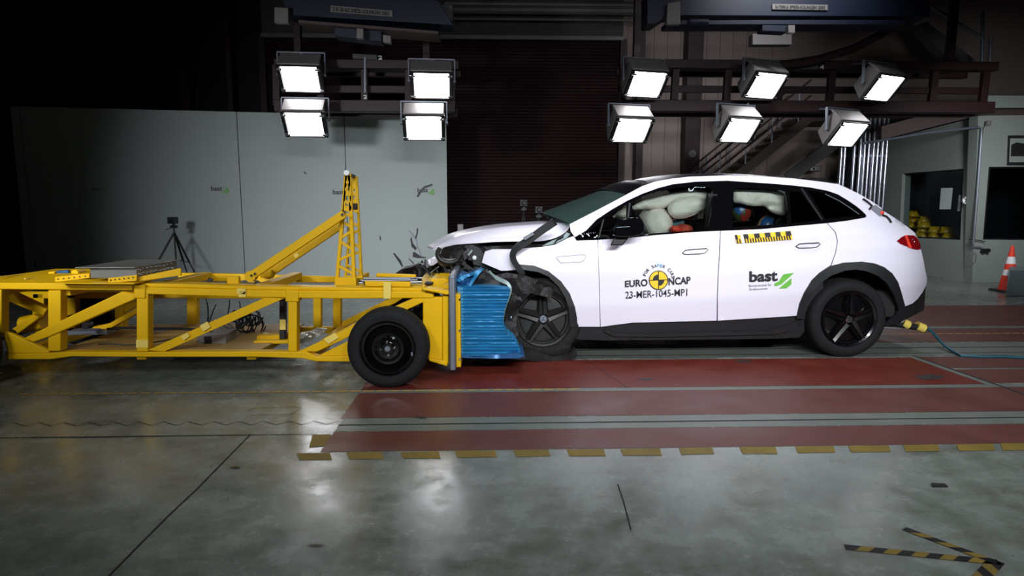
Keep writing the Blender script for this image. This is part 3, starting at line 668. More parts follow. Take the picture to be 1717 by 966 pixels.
# ---- tripods with cameras by the walls
def tripod(x, ytop, ybase, Y, lab, spread=.35, partial=False):
    b = PY(x, ybase, Y); b.z = 0; ht = PY(x, ytop, Y).z
    t = empty('camera_tripod', b, lab, 'tripod')
    ap = b + Vector((0, 0, ht - .3)); sp2 = spread
    for k_, a_ in enumerate((R(225), R(338), R(95))):
        f_ = b + Vector((math.cos(a_) * sp2, math.sin(a_) * sp2, .0)); m = MB(); m.tube([ap, ap.lerp(f_, .55)], .018, 8); m.tube([ap.lerp(f_, .53), f_ + Vector((0, 0, .01))], .012, 8); m.ball(f_ + Vector((0, 0, .015)), .018, 8, 6); m.build('leg', 'blackcable', t)
        MB().tube([ap + Vector((0, 0, -.5 * (ht - .3))), ap.lerp(f_, .55)], .007, 6).build('brace', 'blackcable', t)
    MB().tube([ap + Vector((0, 0, -.5 * (ht - .3))), ap + Vector((0, 0, .1))], .016, 8).build('centre_column', 'blackcable', t)
    m = MB(); m.bb(ap + Vector((-.05, -.04, .08)), ap + Vector((.05, .04, .13))); m.tube([ap + Vector((0, 0, .1)), ap + Vector((-.13, -.05, .05))], .008, 6); m.build('tripod_head', 'blackcable', t, bevel=.005)
    m = MB(); m.bb(ap + Vector((-.07, -.08, .16)), ap + Vector((.06, .06, .28))); m.lathe(ap + Vector((.0, -.08, .22)), [(0, .07), (.035, .07), (.04, .0)], 14); m.bb(ap + Vector((-.02, -.02, .12)), ap + Vector((.02, .02, .17))); m.build('camera', 'lampblack', t, bevel=.006)
    return t
tb = PZ(322, 462); tripod(297, 362, 462, 11.6, 'black camera tripod standing before the dim grey partition', .58)
tripod(878, 333, 460, 11.5, 'camera on a stand behind the bonnet, left of the two', .3)
tripod(903, 344, 460, 11.0, 'camera on a stand behind the bonnet, nearer the windscreen', .3)
a = PY(772, 376, 10.0); tag(MB().bb((a.x - .045, 9.98, 0), (a.x + .045, 10.05, a.z)).build('marker_post', 'lampgrey', bevel=.006), 'pale square post behind the front of the bonnet', 'post')

# ---- cone and grey box at the right edge
cb = PZ(1690, 489); t = empty('traffic_cone', (cb.x, cb.y, 0), 'orange and white traffic cone beside the grey box', 'cone'); hh = PY(1698, 412, cb.y).z
rad = lambda z: .02 + .13 * (1 - z / hh)
for (z0, z1, mt, nm) in ((.03, .28, 'cone', 'cone_body'), (.28, .38, 'conewhite', 'reflective_band'), (.38, .48, 'cone', 'cone_body'), (.48, .60, 'conewhite', 'reflective_band'), (.60, hh, 'cone', 'cone_body')):
    MB().lathe(cb, [(rad(z0), z0), (rad(z1), z1)] + ([(0, z1)] if z1 == hh else []), 28, (0, 0, 1)).build(nm, mt, t)
MB().bb(cb + Vector((-.2, -.2, 0)), cb + Vector((.2, .2, .035))).build('base', 'blackplastic', t, bevel=.02)
p = PZ(1686, 497); q_ = PY(1683, 452, p.y); tag(MB().prism([(p.x, p.y, 0), (p.x + .9, p.y - .05, 0), (p.x + .9, p.y + .0, q_.z), (p.x + .02, p.y, q_.z)], (.5 * p.x / p.y, .5, 0)).build('equipment_box', 'boxgrey', bevel=.015, origin=(p.x + .4, p.y + .2, 0)), 'grey equipment box on the floor at the right edge before the cone', 'box')

# ---- hazard tape arrow stuck on the floor
def tape(path, w, lab, n):
    pa_, pb_ = [PZ(*k_, .004) for k_ in path]; d = (pb_ - pa_); L_ = d.length; d /= L_; s_ = Vector((-d.y, d.x, 0)) * w; m = MB()
    for i in range(n):
        a_ = pa_ + d * L_ * i / n; b_ = pa_ + d * L_ * (i + 1) / n; sk = d * w * .9
        A = [a_ - s_ - (sk if i else sk * 0), b_ - s_ - (sk if i < n - 1 else sk * 0), b_ + s_ + (sk if i < n - 1 else sk * 0), a_ + s_ + (sk if i else sk * 0)]
        m.add(A + [v - Vector((0, 0, .0005)) for v in A], [(0, 1, 2, 3), (7, 6, 5, 4)], i % 2)
    tag(m.build('hazard_tape', ['lampblack', 'yfloor'], smooth=False), lab, 'tape')
tape(((1417, 917), (1676, 943)), .021, 'lower long strip of black and yellow tape on the floor', 11)
tape(((1516, 886), (1672, 944)), .019, 'upper slanting strip of black and yellow tape on the floor', 7)
tape(((1672, 940), (1640, 975)), .026, 'short strip of black and yellow tape at the arrow corner', 4)
# small floor scraps
c = PZ(1574, 816); m = MB(); m.prism([c + Vector((-.04, -.01, 0)), c + Vector((.04, -.012, 0)), c + Vector((.045, .02, 0)), c + Vector((-.02, .025, 0))], (0, 0, .008)); m.prism([c + Vector((-.04, -.01, .008)), c + Vector((.0, -.01, .008)), c + Vector((-.02, .02, .008))], (0, 0, .006))
tag(m.build('plastic_fragment', 'blackplastic', smooth=False), 'dark plastic fragment lying alone on the floor at the lower right', 'debris')

# ================================================================== THE CAR
YS, YCEN = 5.70, 6.67
car = empty('car', (2.1, YCEN, 0), 'white car with crushed front facing left against the blue barrier block', 'car')
def sm(t): t = max(0., min(1., t)); return t * t * (3 - 2 * t)
def off(x, z):
    o = .045 * sm((z - .80) / .35) + .50 * max(0., z - 1.17)
    zc = .52 + .055 * (x - 1.0)
    if z < zc: o += .20 * (zc - z)
    if x < .35: o += .30 * ((.35 - x) / .95) ** 2
    if x > 3.45: o += .42 * min(1.35, (x - 3.45) / .95) ** 2.4
    if z > 1.05 and x > 2.9: o += .14 * (x - 2.9) * min(1, (z - 1.05) / .3)
    return o
def body(e=0.):
    def f(px, py):
        Y = YS + .1
        for _ in range(14):
            p = PY(px, py, Y); Yn = YS + off(p.x, p.z) + e; Y = Y * .4 + Yn * .6
        return PY(px, py, Y)
    return f
B0 = body()
def part(P, name, mt, e=0., th=.014, holes=(), step=7., parent=car, mirror=True, label=None, ang=35, mname=None):
    o = sheet(P, body(e) if e else B0, (0, th, 0), holes=holes, step=step).build(name, mt, parent, ang=ang)
    if label: o['label'] = label
    if mirror and parent is car: mirror_y(o, car)
    return o
# ---- white panels
dlo_low = [(967, 403), (1000, 401.7), (1051, 398.6), (1090, 394.8), (1166, 388.4), (1208, 386.4), (1277, 383.8), (1328, 378.8), (1387, 373.6), (1420, 369.7), (1451, 364.3)]
dlo_up = [(964, 398), (983, 386.5), (1000, 367 + 7), (1025.6, 351.5), (1051, 337), (1077, 325), (1102.6, 315.6), (1128, 309), (1166, 304.7), (1220, 303), (1251, 305.2), (1290, 307.7), (1328, 310.8), (1360, 314.6), (1386, 319.5), (1405, 326), (1421, 335.5), (1437, 346.4), (1446, 354), (1451.5, 359.5), (1451, 364.3)]
dlo_up[2] = (1000, 368.5)
arch_f = [(968.6, 548), (967.6, 533), (964, 514.5), (955.5, 492), (940.6, 471.7), (920, 455), (896, 445.6), (873.5, 443.7)]
arch_f_in = [(956, 544), (953.7, 518), (948, 499.6), (937, 481), (920, 464), (901.5, 456), (877, 452.5)]
arch_r = [(1336.4, 530), (1341, 509.5), (1349, 490.7), (1361.4, 470.4), (1374, 458), (1389.6, 447.5), (1414.6, 440.7), (1446, 438.8), (1466.6, 441.7), (1483, 448), (1496.6, 458.7), (1506, 473), (1512, 492), (1518, 513.7)]
arch_r_in = [(1349.5, 533), (1353.5, 509), (1363, 490), (1376, 475), (1394.5, 462), (1417, 454), (1435.5, 452), (1454, 455), (1473, 463), (1487.7, 475.4), (1499, 494), (1506, 514.5)]
def belt(x0, x1, shift=0.8):
    P = [p for p in dlo_low if x0 < p[0] < x1]
    def at(x):
        for a, b in zip(dlo_low[:-1], dlo_low[1:]):
            if a[0] <= x <= b[0]: return a[1] + (b[1] - a[1]) * (x - a[0]) / (b[0] - a[0])
    return [(x0, at(x0) + shift)] + [(p[0], p[1] + shift) for p in P] + [(x1, at(x1) + shift)]
fender_top = [(1002, 402.4), (967, 403.8), (953, 401.5), (930.6, 410.5), (908, 414.3), (885, 416), (862, 417.5), (852, 423), (858, 444)]
fender = [(1002.2, 402.4)] + [(1003, 430), (1004.2, 477), (1006, 548)] + arch_f + [(868, 452), (850, 454), (840, 454), (808, 440.4), (813, 422), (826, 418), (855, 418)] + [(885, 416), (908, 414.3), (930.6, 410.5), (953, 399), (962, 396), (967, 403.8)]
o = sheet(fender, B0, (0, .014, 0), step=6).build('front_fender', 'white', car); o['label'] = 'crumpled white front fender'
o = sheet([(1003, 402.4), (1003.8, 430), (1005, 477), (1006.8, 548.5), (968.6, 549), (967.6, 533), (964, 514.5), (955.5, 492), (940.6, 471.7), (920, 455), (896, 445.6), (873.5, 443.7), (840, 447), (815, 440), (813, 420), (908, 410), (960, 402)], B0, (0, .014, 0), step=8).build('tmp', 'white', car); mirror_y(o, car, 'front_fender'); bpy.data.objects.remove(o)
fdoor = belt(1003.2, 1207.2) + [(1205.5, 430), (1203.7, 455), (1202, 500), (1201.5, 537.8), (1130, 539.5), (1062, 541), (1030, 545), (1012, 547.5), (1007, 548), (1005.2, 477), (1003.6, 430)]
fd = part(fdoor, 'front_door', 'white')
rdoor = belt(1208.6, 1386) + [(1400, 389.6), (1403.5, 405), (1400, 425), (1392.6, 444.8), (1388.5, 448), (1374, 458), (1361.4, 470.4), (1349, 490.7), (1341, 509.5), (1336.6, 529.5), (1283, 533), (1203.4, 537.7), (1203.4, 500), (1205.1, 455), (1207, 430)]
rd = part(rdoor, 'rear_door', 'white')
lamp = [(1504, 404.4), (1512, 397.6), (1519, 394.5), (1533, 394.8), (1539, 400.7), (1543.6, 411), (1543.8, 418), (1538, 419), (1531, 417.5), (1520, 413), (1510, 409)]
tail = belt(1387.4, 1451) + [(1452.4, 362), (1448, 354)]
tail = belt(1387.4, 1450.6) + [(1453.5, 363), (1465, 362), (1478, 352), (1490, 359), (1505, 368.6), (1520, 379), (1532, 388.5), (1534, 390.8), (1533, 394.8), (1519, 394.5), (1512, 397.6), (1504, 404.4), (1510, 409), (1520, 413), (1531, 417.5), (1538, 419), (1544, 418.2), (1547, 430), (1549, 440), (1550.5, 450), (1554, 469), (1552.5, 479.4), (1547, 490), (1539, 501), (1530, 509), (1518, 513.7)] + arch_r[::-1][1:6] + [(1446, 438.8), (1414.6, 440.7), (1394.2, 445.4), (1401.5, 425), (1405, 405), (1401.5, 389.4)]
part(tail, 'rear_quarter_panel', 'white', step=6)
# side rail of the roof with both pillars
rail_up = [(955, 376), (1000, 353), (1038, 333), (1077, 312), (1100, 304), (1128, 299.3), (1154, 296.4), (1220, 294), (1277, 295.6), (1328, 299), (1379, 305), (1405, 309), (1421, 315.8), (1442, 326), (1463, 338.5), (1478, 348.6)]
rail = rail_up + [(1478, 352), (1465, 362), (1453.5, 363), (1451.5, 359.5)] + dlo_up[::-1][1:-1] + [(964, 397.6), (957, 388)]
part(rail, 'roof_rail', 'white', step=6)
# black trims
part(arch_f[:8] + [(869, 443)] + [(865, 450)] + arch_f_in[::-1] + [(956, 549)], 'wheel_arch_trim', 'blackplastic', -.012, .04, step=6)
part(arch_r + [(1517, 516), (1507, 520)] + arch_r_in[::-1] + [(1349.5, 536), (1337, 534)], 'wheel_arch_trim', 'blackplastic', -.012, .04, step=6)
bump = [(1518.2, 514), (1530.5, 509.3), (1539, 501.5), (1547, 490.4), (1552.5, 480), (1551, 496), (1550, 512.7), (1549, 520), (1525, 533), (1505, 541), (1487, 548), (1480, 546), (1500, 530), (1507, 520)]
part(bump, 'rear_bumper', 'blackplastic', .0, .03, step=5)
sill = [(958, 551), (968.6, 549.6), (1010, 548.6), (1030, 546), (1062, 542), (1201, 539), (1283, 534.4), (1336, 530.8), (1348, 534), (1349, 556), (1340, 566), (1305, 568), (1130, 570), (1010, 571), (966, 569), (958, 560)]
part(sill, 'side_skirt', 'blackplastic', .03, .05, step=8)
part([(1016, 552.5), (1032, 558.5), (1110, 559), (1290, 554.5), (1318, 545.5), (1346, 536), (1346, 541), (1322, 556), (1300, 561), (1110, 565), (1030, 564.5), (1012, 556)], 'skirt_blade', 'blackplastic', .0, .05, step=6)
# black window surround with openings
g_vent = [(1012.5, 367.5), (1051, 342.5), (1049, 394.2), (1000, 398.7)]
g_tri = [(975, 399.5), (1009, 371), (999, 398.7)]
g_front = [(1060, 337.5), (1078, 329), (1100, 321.5), (1128, 315.5), (1160, 312.5), (1185, 312), (1193, 316), (1195.5, 328), (1191, 362), (1186.5, 384.5), (1130, 389), (1058, 394)]
g_rear = [(1230, 320), (1234, 315.5), (1260, 315.3), (1317, 319.8), (1319.5, 341), (1321.3, 374.6), (1228.5, 381.5)]
g_fix = [(1324, 320.5), (1342, 322), (1376, 368.8), (1327, 374.3)]
g_q = [(1354, 318.5), (1385, 325), (1407, 336), (1424, 347), (1440, 358.5), (1444, 361), (1384, 367.5)]
gl_all = [g_vent, g_tri, g_front, g_rear, g_fix, g_q]
dlo = dlo_up[:-1] + dlo_low[::-1]
part(dlo, 'window_surround', 'gloss', .006, .012, holes=gl_all, step=7)
for g, mt, n in ((g_vent, 'glass_side', 'vent_glass'), (g_tri, 'glass_dark', 'triangle_glass'), (g_front, 'glass_side', 'front_window_glass'), (g_rear, 'glass_side', 'rear_window_glass'), (g_fix, 'glass_dark', 'rear_fixed_glass'), (g_q, 'glass_dark', 'quarter_glass')):
    part(g, n, mt, .012, .004, step=9)
def strip(P, wpx, name, mt, e, th=.008, parent=car, mirror=False, taper=False):
    m = MB(); f = body(e); n = len(P); path = []; wd = []
    for i, (x, y) in enumerate(P):
        a = P[max(0, i - 1)]; b = P[min(n - 1, i + 1)]; dx, dy = b[0] - a[0], b[1] - a[1]; L_ = math.hypot(dx, dy)
        w = wpx / 2 * (1 if not taper else math.sin(math.pi * (i + .5) / n)); c = f(x, y); q_ = f(x - dy / L_ * w, y + dx / L_ * w); path.append(c); wd.append(q_ - c)
    m.ribbon(path, wd, (0, th, 0)); o = m.build(name, mt, parent)
    if mirror: mirror_y(o, car)
    return o
strip([(1344, 316), (1361, 341.5), (1379, 368.5)], 3.4, 'window_divider', 'blackplastic', -.004)
strip([(1056, 340), (1053, 366), (1051.5, 394)], 3, 'window_divider', 'blackplastic', -.004)
strip([(1012, 368), (1004, 399)], 2, 'window_divider', 'blackplastic', -.004)
strip([(1384, 325.5), (1407, 336.5), (1424, 347.5), (1441, 359.5)], 1.3, 'chrome_line', 'greymetal', -.002)
# ---- door handles, flap, shut lines
def loopstrip(P, w, name, mt, parent, e=-.006):
    return strip(resample(P, 4) + [P[0]], w, name, mt, e, .006, parent)
for P, par, tri in (([(1144.5, 424.5), (1150, 419.8), (1165, 418), (1185, 417), (1188, 418.5), (1183, 424), (1175, 425.5), (1150, 426.4)], fd, (1146, 422.5)), ([(1335, 413.2), (1341, 409.2), (1356, 408), (1373, 407.4), (1376, 409), (1371, 413.8), (1362, 415.4), (1340, 416)], rd, (1336, 411))):
    h_ = sheet(P, body(-.010), (0, .012, 0), step=5).build('door_handle', 'white', par); WL[h_] = WL[car]
    loopstrip(P, 1.0, 'handle_gap', 'printblack', par, -.016)
    strip([(P[0][0], P[0][1] - .3), (P[1][0], P[1][1] - .2), (P[2][0], P[2][1]), (P[3][0], P[3][1] - .2)], 1.6, 'handle_shadow_gap', 'printblack', -.020, .004, par)
fp = [(932, 432), (937, 430.3), (976, 427.3), (981, 428), (982, 431), (979, 437), (975, 439), (940, 441)]
loopstrip(fp, .9, 'service_flap', 'printgrey', car)
# ---- tail lamp
tl = part(lamp, 'tail_lamp', 'red_lamp', -.006, .05, step=4)
sheet([(1517, 394.8), (1521, 394.4), (1529.5, 416.6), (1524, 415)], body(-.012), (0, .004, 0), step=4).build('lamp_tape', 'orange', tl)
for c_ in ((1531, 402), (1534, 406)): MB().ball(body(-.012)(*c_), (.012, .006, .009), 10, 6).build('lamp_reflector', 'chrome', tl)
# ---- loft surfaces joining both sides
def loft(edge, crown, name, mt, parent=car, n=12, bulge=None, th=(0, 0, -.012), ang=35):
    """edge: points on the near side; mirrored about the centre plane; crown(t, p) -> displacement at t in 0..1 across"""
    m = MB(); K = len(edge); V = []
    for i, p in enumerate(edge):
        for j in range(n + 1):
            t = j / n; y = p.y + (2 * (YCEN - p.y)) * t; V.append(Vector((p.x, y, p.z)) + crown(4 * t * (1 - t), i / (K - 1)))
    F = [(i * (n + 1) + j, i * (n + 1) + j + 1, (i + 1) * (n + 1) + j + 1, (i + 1) * (n + 1) + j) for i in range(K - 1) for j in range(n)]
    k = len(V); V2 = [v + Vector(th) for v in V]
    F2 = [tuple(k + i for i in f[::-1]) for f in F]; E = []
    for i in range(K - 1):
        for j in (0, n): a, b = i * (n + 1) + j, (i + 1) * (n + 1) + j; E.append((a, b, k + b, k + a))
    for j in range(n):
        for i in (0, K - 1): a, b = i * (n + 1) + j, i * (n + 1) + j + 1; E.append((a, b, k + b, k + a))
    return m.add(V + V2, F + F2 + E).build(name, mt, parent, ang=ang)
ru = [B0(*p) for p in rail_up]
loft([B0(*p) + Vector((0, .012, 0)) for p in resample([(1088, 308.5), (1100, 304.6), (1128, 300), (1154, 297), (1220, 294.6), (1277, 296.2), (1328, 299.6), (1379, 305.6), (1405, 309.6)], 14, False)], lambda s, u: Vector((0, 0, (.062 - .03 * u) * s ** .6)), 'panoramic_roof', 'roofglass')
o = loft([B0(*p) + Vector((0, .01, 0)) for p in resample([(957, 375.5), (1000, 353.5), (1038, 333.5), (1077, 312.5), (1086, 309)], 12, False)], lambda s, u: Vector((-.20, 0, .10)) * (s ** .8) * (1 - .55 * u), 'windscreen', 'glass_wind', th=(0, 0, -.005))
loft([B0(*p) + Vector((0, .01, 0)) for p in resample([(1052, 326.5), (1077, 312.3), (1089, 308.2)], 8, False)], lambda s, u: Vector((-.20, 0, .10)) * (s ** .8) * (.68 - .18 * u) + Vector((-.004, 0, .006)), 'windscreen_header', 'roofglass', th=(0, 0, -.004))
loft([B0(*p) + Vector((0, .01, 0)) for p in [(1405, 309.6), (1421, 316), (1442, 326.5), (1463, 339), (1478, 349)]], lambda s, u: Vector((.05, 0, .045)) * s ** .5, 'roof_spoiler', 'roofglass')
loft([B0(*p) + Vector((0, .01, 0)) for p in [(1478, 349), (1490, 359.4), (1505, 369), (1520, 379.4), (1532, 389), (1534, 391)]], lambda s, u: Vector((.13 * u, 0, .03)) * s ** .7, 'rear_window', 'gloss')
loft([B0(*p) + Vector((0, .01, 0)) for p in [(1534, 391), (1539, 402), (1544, 418), (1547, 430), (1549, 440), (1550.5, 450), (1554, 469), (1552.5, 479.4)]], lambda s, u: Vector((.16, 0, 0)) * s ** .5, 'tailgate', 'white', th=(-.015, 0, 0))
loft([B0(*p) + Vector((0, .01, 0)) for p in [(1552.5, 480), (1551, 496), (1550, 512.7), (1549, 520), (1525, 533), (1487, 548)]], lambda s, u: Vector((.13 * (1 - u), 0, 0)) * s ** .5, 'bumper_skin', 'blackplastic', th=(-.015, 0, .01))
# rear quarter antenna and taped sensor on the rear pillar
tp = sheet([(1464, 345.5), (1468, 343.5), (1482, 354), (1483, 357.5), (1477, 363), (1474, 362), (1460, 350)], body(-.006), (0, .006, 0), step=4).build('taped_sensor', 'printgrey', car)
m = MB(); m.tube([body(-.012)(*p) for p in [(1447, 333.5), (1454, 338), (1462, 345), (1458, 351)]], .010, 6); m.tube([body(-.012)(*p) for p in [(1480, 361), (1486, 363), (1491, 368), (1494, 373)]], .011, 6); m.build('sensor_cable', 'printblack', car)
MB().ball(body(-.014)(1479, 357), (.02, .008, .02), 10, 6).build('sensor_dot', 'orange', car)
# ---- bonnet
YB = 5.93
low = smoothc([(726, 416.8), (741, 412), (754, 408.5), (776, 405.7), (805, 404), (834, 402), (870, 401.3), (908, 401.5), (930.6, 396.5), (948, 387), (955, 378)], 2)
mid = smoothc([(727, 415.6), (741, 407), (753, 401), (770, 394), (799, 388), (834, 382), (863, 379), (900, 376.7), (935, 374), (950, 374), (957, 375)], 2)
def bY(x, edge):                                   # plan curve of the bonnet edge
    X = PY(x, 400, YB).x; y = YB - .03 + (.42 * max(0, (.0 - X) / .75) ** 2.0)
    return y + (0 if edge == 0 else .13)
n_ = len(low); A = [PY(x, y, bY(x, 0)) for x, y in low]; Bm = [PY(x, y, bY(x, 1)) for x, y in mid]
V = []; rows = []
for a, b in zip(A, Bm):
    row = []
    for t in (0, .35, .7, 1.): 
        p = a.lerp(b, t); p.z += .012 * math.sin(math.pi * t); row.append(p)
    for t in (.12, .25, .4, .55, .7, .85, 1.):
        y = b.y + (YCEN - b.y) * t; row.append(Vector((b.x - .10 * math.sin(t * math.pi / 2), y, b.z + .020 * math.sin(t * math.pi / 2) - .018 * t)))
    full = row + [Vector((p.x, 2 * YCEN - p.y, p.z)) for p in row[:-1][::-1]]
    rows.append(full)
c = len(rows[0]); V = [p for r_ in rows for p in r_]; F = [(i * c + j, i * c + j + 1, (i + 1) * c + j + 1, (i + 1) * c + j) for i in range(n_ - 1) for j in range(c - 1)]
k = len(V); m = MB(); m.add(V + [p + Vector((0, 0, -.02)) for p in V], F + [tuple(k + i for i in f[::-1]) for f in F] + [(i * c, (i + 1) * c, k + (i + 1) * c, k + i * c) for i in range(n_ - 1)] + [(i * c + c - 1, (i + 1) * c + c - 1, k + (i + 1) * c + c - 1, k + i * c + c - 1) for i in range(n_ - 1)] + [(j, j + 1, k + j + 1, k + j) for j in range(c - 1)] + [((n_ - 1) * c + j, (n_ - 1) * c + j + 1, k + (n_ - 1) * c + j + 1, k + (n_ - 1) * c + j) for j in range(c - 1)])
o = m.build('bonnet', 'white', car, ang=50); o['label'] = 'white bonnet lifted and bent at the nose'
# cowl pieces between bonnet and pillar
sheet([(913, 409), (938, 399), (955, 385), (964, 391), (966, 398), (945, 406), (925, 411)], onY(5.86), (0, .1, 0), step=8).build('cowl', 'junk', car)
sheet([(908, 413), (925, 404), (944, 397), (950, 390), (957, 392), (950, 399), (930, 409)], onY(5.83), (0, .012, 0), step=6).build('torn_wing_edge', 'mint', car)
MB().tube([PY(x, y, 5.8) for x, y in [(930, 408), (934, 402), (945, 397)]], .007, 6).build('wiring', 'blackcable', car)

# ---- underbody, engine bay, wheel housings, interior tub
ux0 = PY(962, 560, 5.85).x; ux1 = PY(1345, 560, 5.85).x
MB().bb((ux0, 5.86, .20), (ux1, 2 * YCEN - 5.86, .36)).build('underbody', 'dark', car, bevel=.02)
MB().bb((ux1, 6.15, .28), (4.15, 2 * YCEN - 6.15, .55)).build('rear_underbody', 'dark', car, bevel=.03)
def crump(P, Y0, depth, seed, amp=.04, sc=5., step=7, name='engine_bay', mt='junk', parent=car, label=None):
    def f(x, y):
        p = PY(x, y, Y0); return PY(x, y, Y0 + amp * (noise.noise(p * sc + Vector((seed, 0, 0))) * 1.6 + .5 * noise.noise(p * sc * 3.1)))
    o = sheet(P, f, (0, depth, 0), step=step).build(name, mt, parent, ang=25)
    if label: o['label'] = label
    return o
crump([(742, 417), (760, 411), (805, 406), (870, 403), (940, 402), (960, 420), (968, 440), (900, 460), (876, 480), (840, 478), (800, 478), (756, 472), (738, 445), (736, 430)], 6.02, 1.3, 3, .06, 4)
crump([(806, 452), (840, 456), (880, 455), (925, 462), (958, 500), (966, 560), (955, 575), (900, 585), (850, 592), (800, 590), (790, 520)], 6.12, .1, 9, .05, 4, name='wheel_housing')
sheet([(1345, 540), (1349, 500), (1370, 465), (1400, 452), (1440, 446), (1480, 456), (1505, 490), (1512, 525), (1490, 545), (1420, 548)], onY(6.12), (0, .05, 0), step=14).build('wheel_housing', 'dark', car)
mirror_y(sheet([(1345, 540), (1349, 500), (1370, 465), (1400, 452), (1440, 446), (1480, 456), (1505, 490), (1512, 525), (1490, 545), (1420, 548)], onY(6.12), (0, .05, 0), step=14).build('wheel_housing', 'dark', car), car)
# interior tub with dash
MB().bb((.95, 5.84, .36), (3.9, 2 * YCEN - 5.84, .62)).build('cabin_floor', 'dark', car, bevel=.02)
m = MB(); m.prism([(.92, 5.9, .6), (1.45, 5.9, .6), (1.40, 5.9, 1.05), (1.25, 5.9, 1.12), (.95, 5.9, 1.1)], (0, 1.54, 0)); m.build('dashboard', 'dark', car, bevel=.03)
o = sheet([(1010, 401), (1090, 397), (1200, 391), (1300, 385), (1380, 379), (1380, 520), (1010, 540)], body(.07), (0, .03, 0), step=30).build('door_lining', 'dark', car); mirror_y(o, car)
MB().bb((3.55, 5.98, .62), (3.65, 2 * YCEN - 5.98, 1.15)).build('boot_wall', 'dark', car, bevel=.02)
def seat(x, y, w, name='seat', hr=True):
    m = MB(); m.box((x - .02, y, .72), (.55, w, .2)); b = MB(); rot = Matrix.Rotation(R(-14), 3, 'Y').inverted()
    s_ = m.build(name, 'dark', car, bevel=.05)
    m = MB(); m.box((x + .33, y, 1.0), (.14, w, .62), Matrix.Rotation(R(16), 3, 'Y')); m.build('seat_back', 'dark', car, bevel=.05)
    if hr: m = MB(); m.box((x + .44, y, 1.38), (.1, .26, .2), Matrix.Rotation(R(10), 3, 'Y')); m.build('head_restraint', 'blackplastic', car, bevel=.04)
for yy in (6.27, 7.07): seat(1.78, yy, .52)
for yy in (6.25, 7.09): seat(2.72, yy, .6)
# b pillar inside
MB().bb((2.05, 5.93, .6), (2.16, 5.99, 1.55)).build('centre_pillar', 'dark', car, bevel=.02)
loft([B0(*p) + Vector((0, .05, -.05)) for p in [(1100, 304.6), (1154, 297), (1220, 294.6), (1277, 296.2), (1328, 299.6), (1379, 305.6)]], lambda s, u: Vector((0, 0, .02 * s)), 'headliner', 'dark')

# ---- airbags: cushions with real swell
def pillow(P, Yc, fat, name, mt='airbag', seed=0, wr=.018, step=4, flat=.45, parent=car):
    def swell(x, y, s):
        d = edged(P, (x, y)) * Yc / FPX; h = math.sqrt(max(0, min(1, d / (fat * 1.1)))) * fat * flat * 2
        p = PY(x, y, Yc); return PY(x, y, Yc - s * h) + Vector((0, wr * noise.noise(Vector((p.x * 9 + seed, p.z * 13, 1))) * min(1, d * 20) + .5 * wr * noise.noise(Vector((p.x * 3 - p.z * 22, seed, 4))), 0))
    m = MB(); A_ = sheet(P, lambda x, y: swell(x, y, 1), (0, .0, 0), step=step)
    n = len(A_.v) // 2
    for i in range(n):
        p = A_.v[i]; A_.v[n + i] = Vector((p.x, 2 * Yc - p.y + .001, p.z))
    return A_.build(name, mt, parent, ang=60)
pillow(smoothc([(1060, 346), (1076, 337), (1100, 330), (1130, 322), (1160, 317), (1180, 318), (1190, 325), (1188, 336), (1170, 334), (1150, 336), (1128, 340), (1118, 348), (1100, 353), (1085, 350), (1070, 352), (1060, 352), (1060, 346)], 2), 6.22, .09, 'curtain_airbag', seed=1)
pillow(smoothc([(1119, 349), (1124, 339), (1140, 331), (1165, 327), (1180, 330), (1189, 336), (1187, 347), (1172, 357), (1155, 364), (1140, 368), (1128, 365), (1121, 358), (1119, 349)], 2), 6.15, .10, 'side_airbag', seed=5)
pillow(smoothc([(1102, 353), (1118, 350), (1122, 360), (1136, 368), (1130, 372), (1118, 372), (1110, 362), (1102, 353)], 2), 6.3, .06, 'curtain_airbag', seed=7)
c = PY(1098, 376, 6.38); o = MB().ball(c, (.165, .30, .19), 28, 18, Matrix.Rotation(R(-12), 3, 'Y'), fn=lambda d: 1 + .02 * math.sin(7 * d.x + 3 * d.z)).build('steering_airbag', 'airbag', car, ang=60)
m = MB(); pts = [c + Matrix.Rotation(R(-25), 3, 'Y') @ Vector((-.15, .19 * math.cos(a), .19 * math.sin(a))) for a in [2 * math.pi * i / 24 for i in range(25)]]; m.tube(pts, .016, 8); m.tube([c + Vector((-.15, 0, 0)), c + Vector((-.45, 0, -.15))], .03, 8); m.build('steering_wheel', 'blackplastic', car)
pillow(smoothc([(1028, 362), (1040, 352), (1052, 347), (1054, 364), (1040, 366), (1028, 365), (1028, 362)], 1), 6.35, .06, 'passenger_airbag', seed=12)
pillow(smoothc([(1229, 318), (1250, 318), (1290, 318), (1317, 322), (1320, 345), (1319, 360), (1308, 362), (1298, 358), (1290, 354), (1282, 345), (1270, 346), (1255, 345), (1242, 341), (1229, 340), (1229, 318)], 1), 6.12, .06, 'curtain_airbag', seed=21, wr=.05)

# ---- mirror
mr = sheet(smoothc([(1030, 395), (1031, 380), (1040, 370), (1056, 364.5), (1072, 365), (1079, 371), (1081, 383), (1079, 391), (1072, 394.5), (1055, 397), (1038, 397), (1030, 395)], 1), onY(5.47), (0, .20, 0), step=6).build('door_mirror', 'gloss', car, bevel=.03, ang=50)
m = MB(); m.add([PY(*p, Y) for Y in (5.56, 5.66) for p in ((1034, 392), (1058, 394), (1044, 411.5), (1023, 411.5))], [(0, 1, 2, 3), (7, 6, 5, 4), (0, 4, 5, 1), (1, 5, 6, 2), (2, 6, 7, 3), (3, 7, 4, 0)]); o = m.build('mirror_foot', 'blackplastic', car, bevel=.01)
MB().bar(PY(1034, 381.5, 5.465), PY(1056, 380, 5.465), .006, .005).build('indicator_strip', 'greymetal', mr)
WL[mr] = WL[car]
mirror_y(mr, car); mirror_y(o, car)

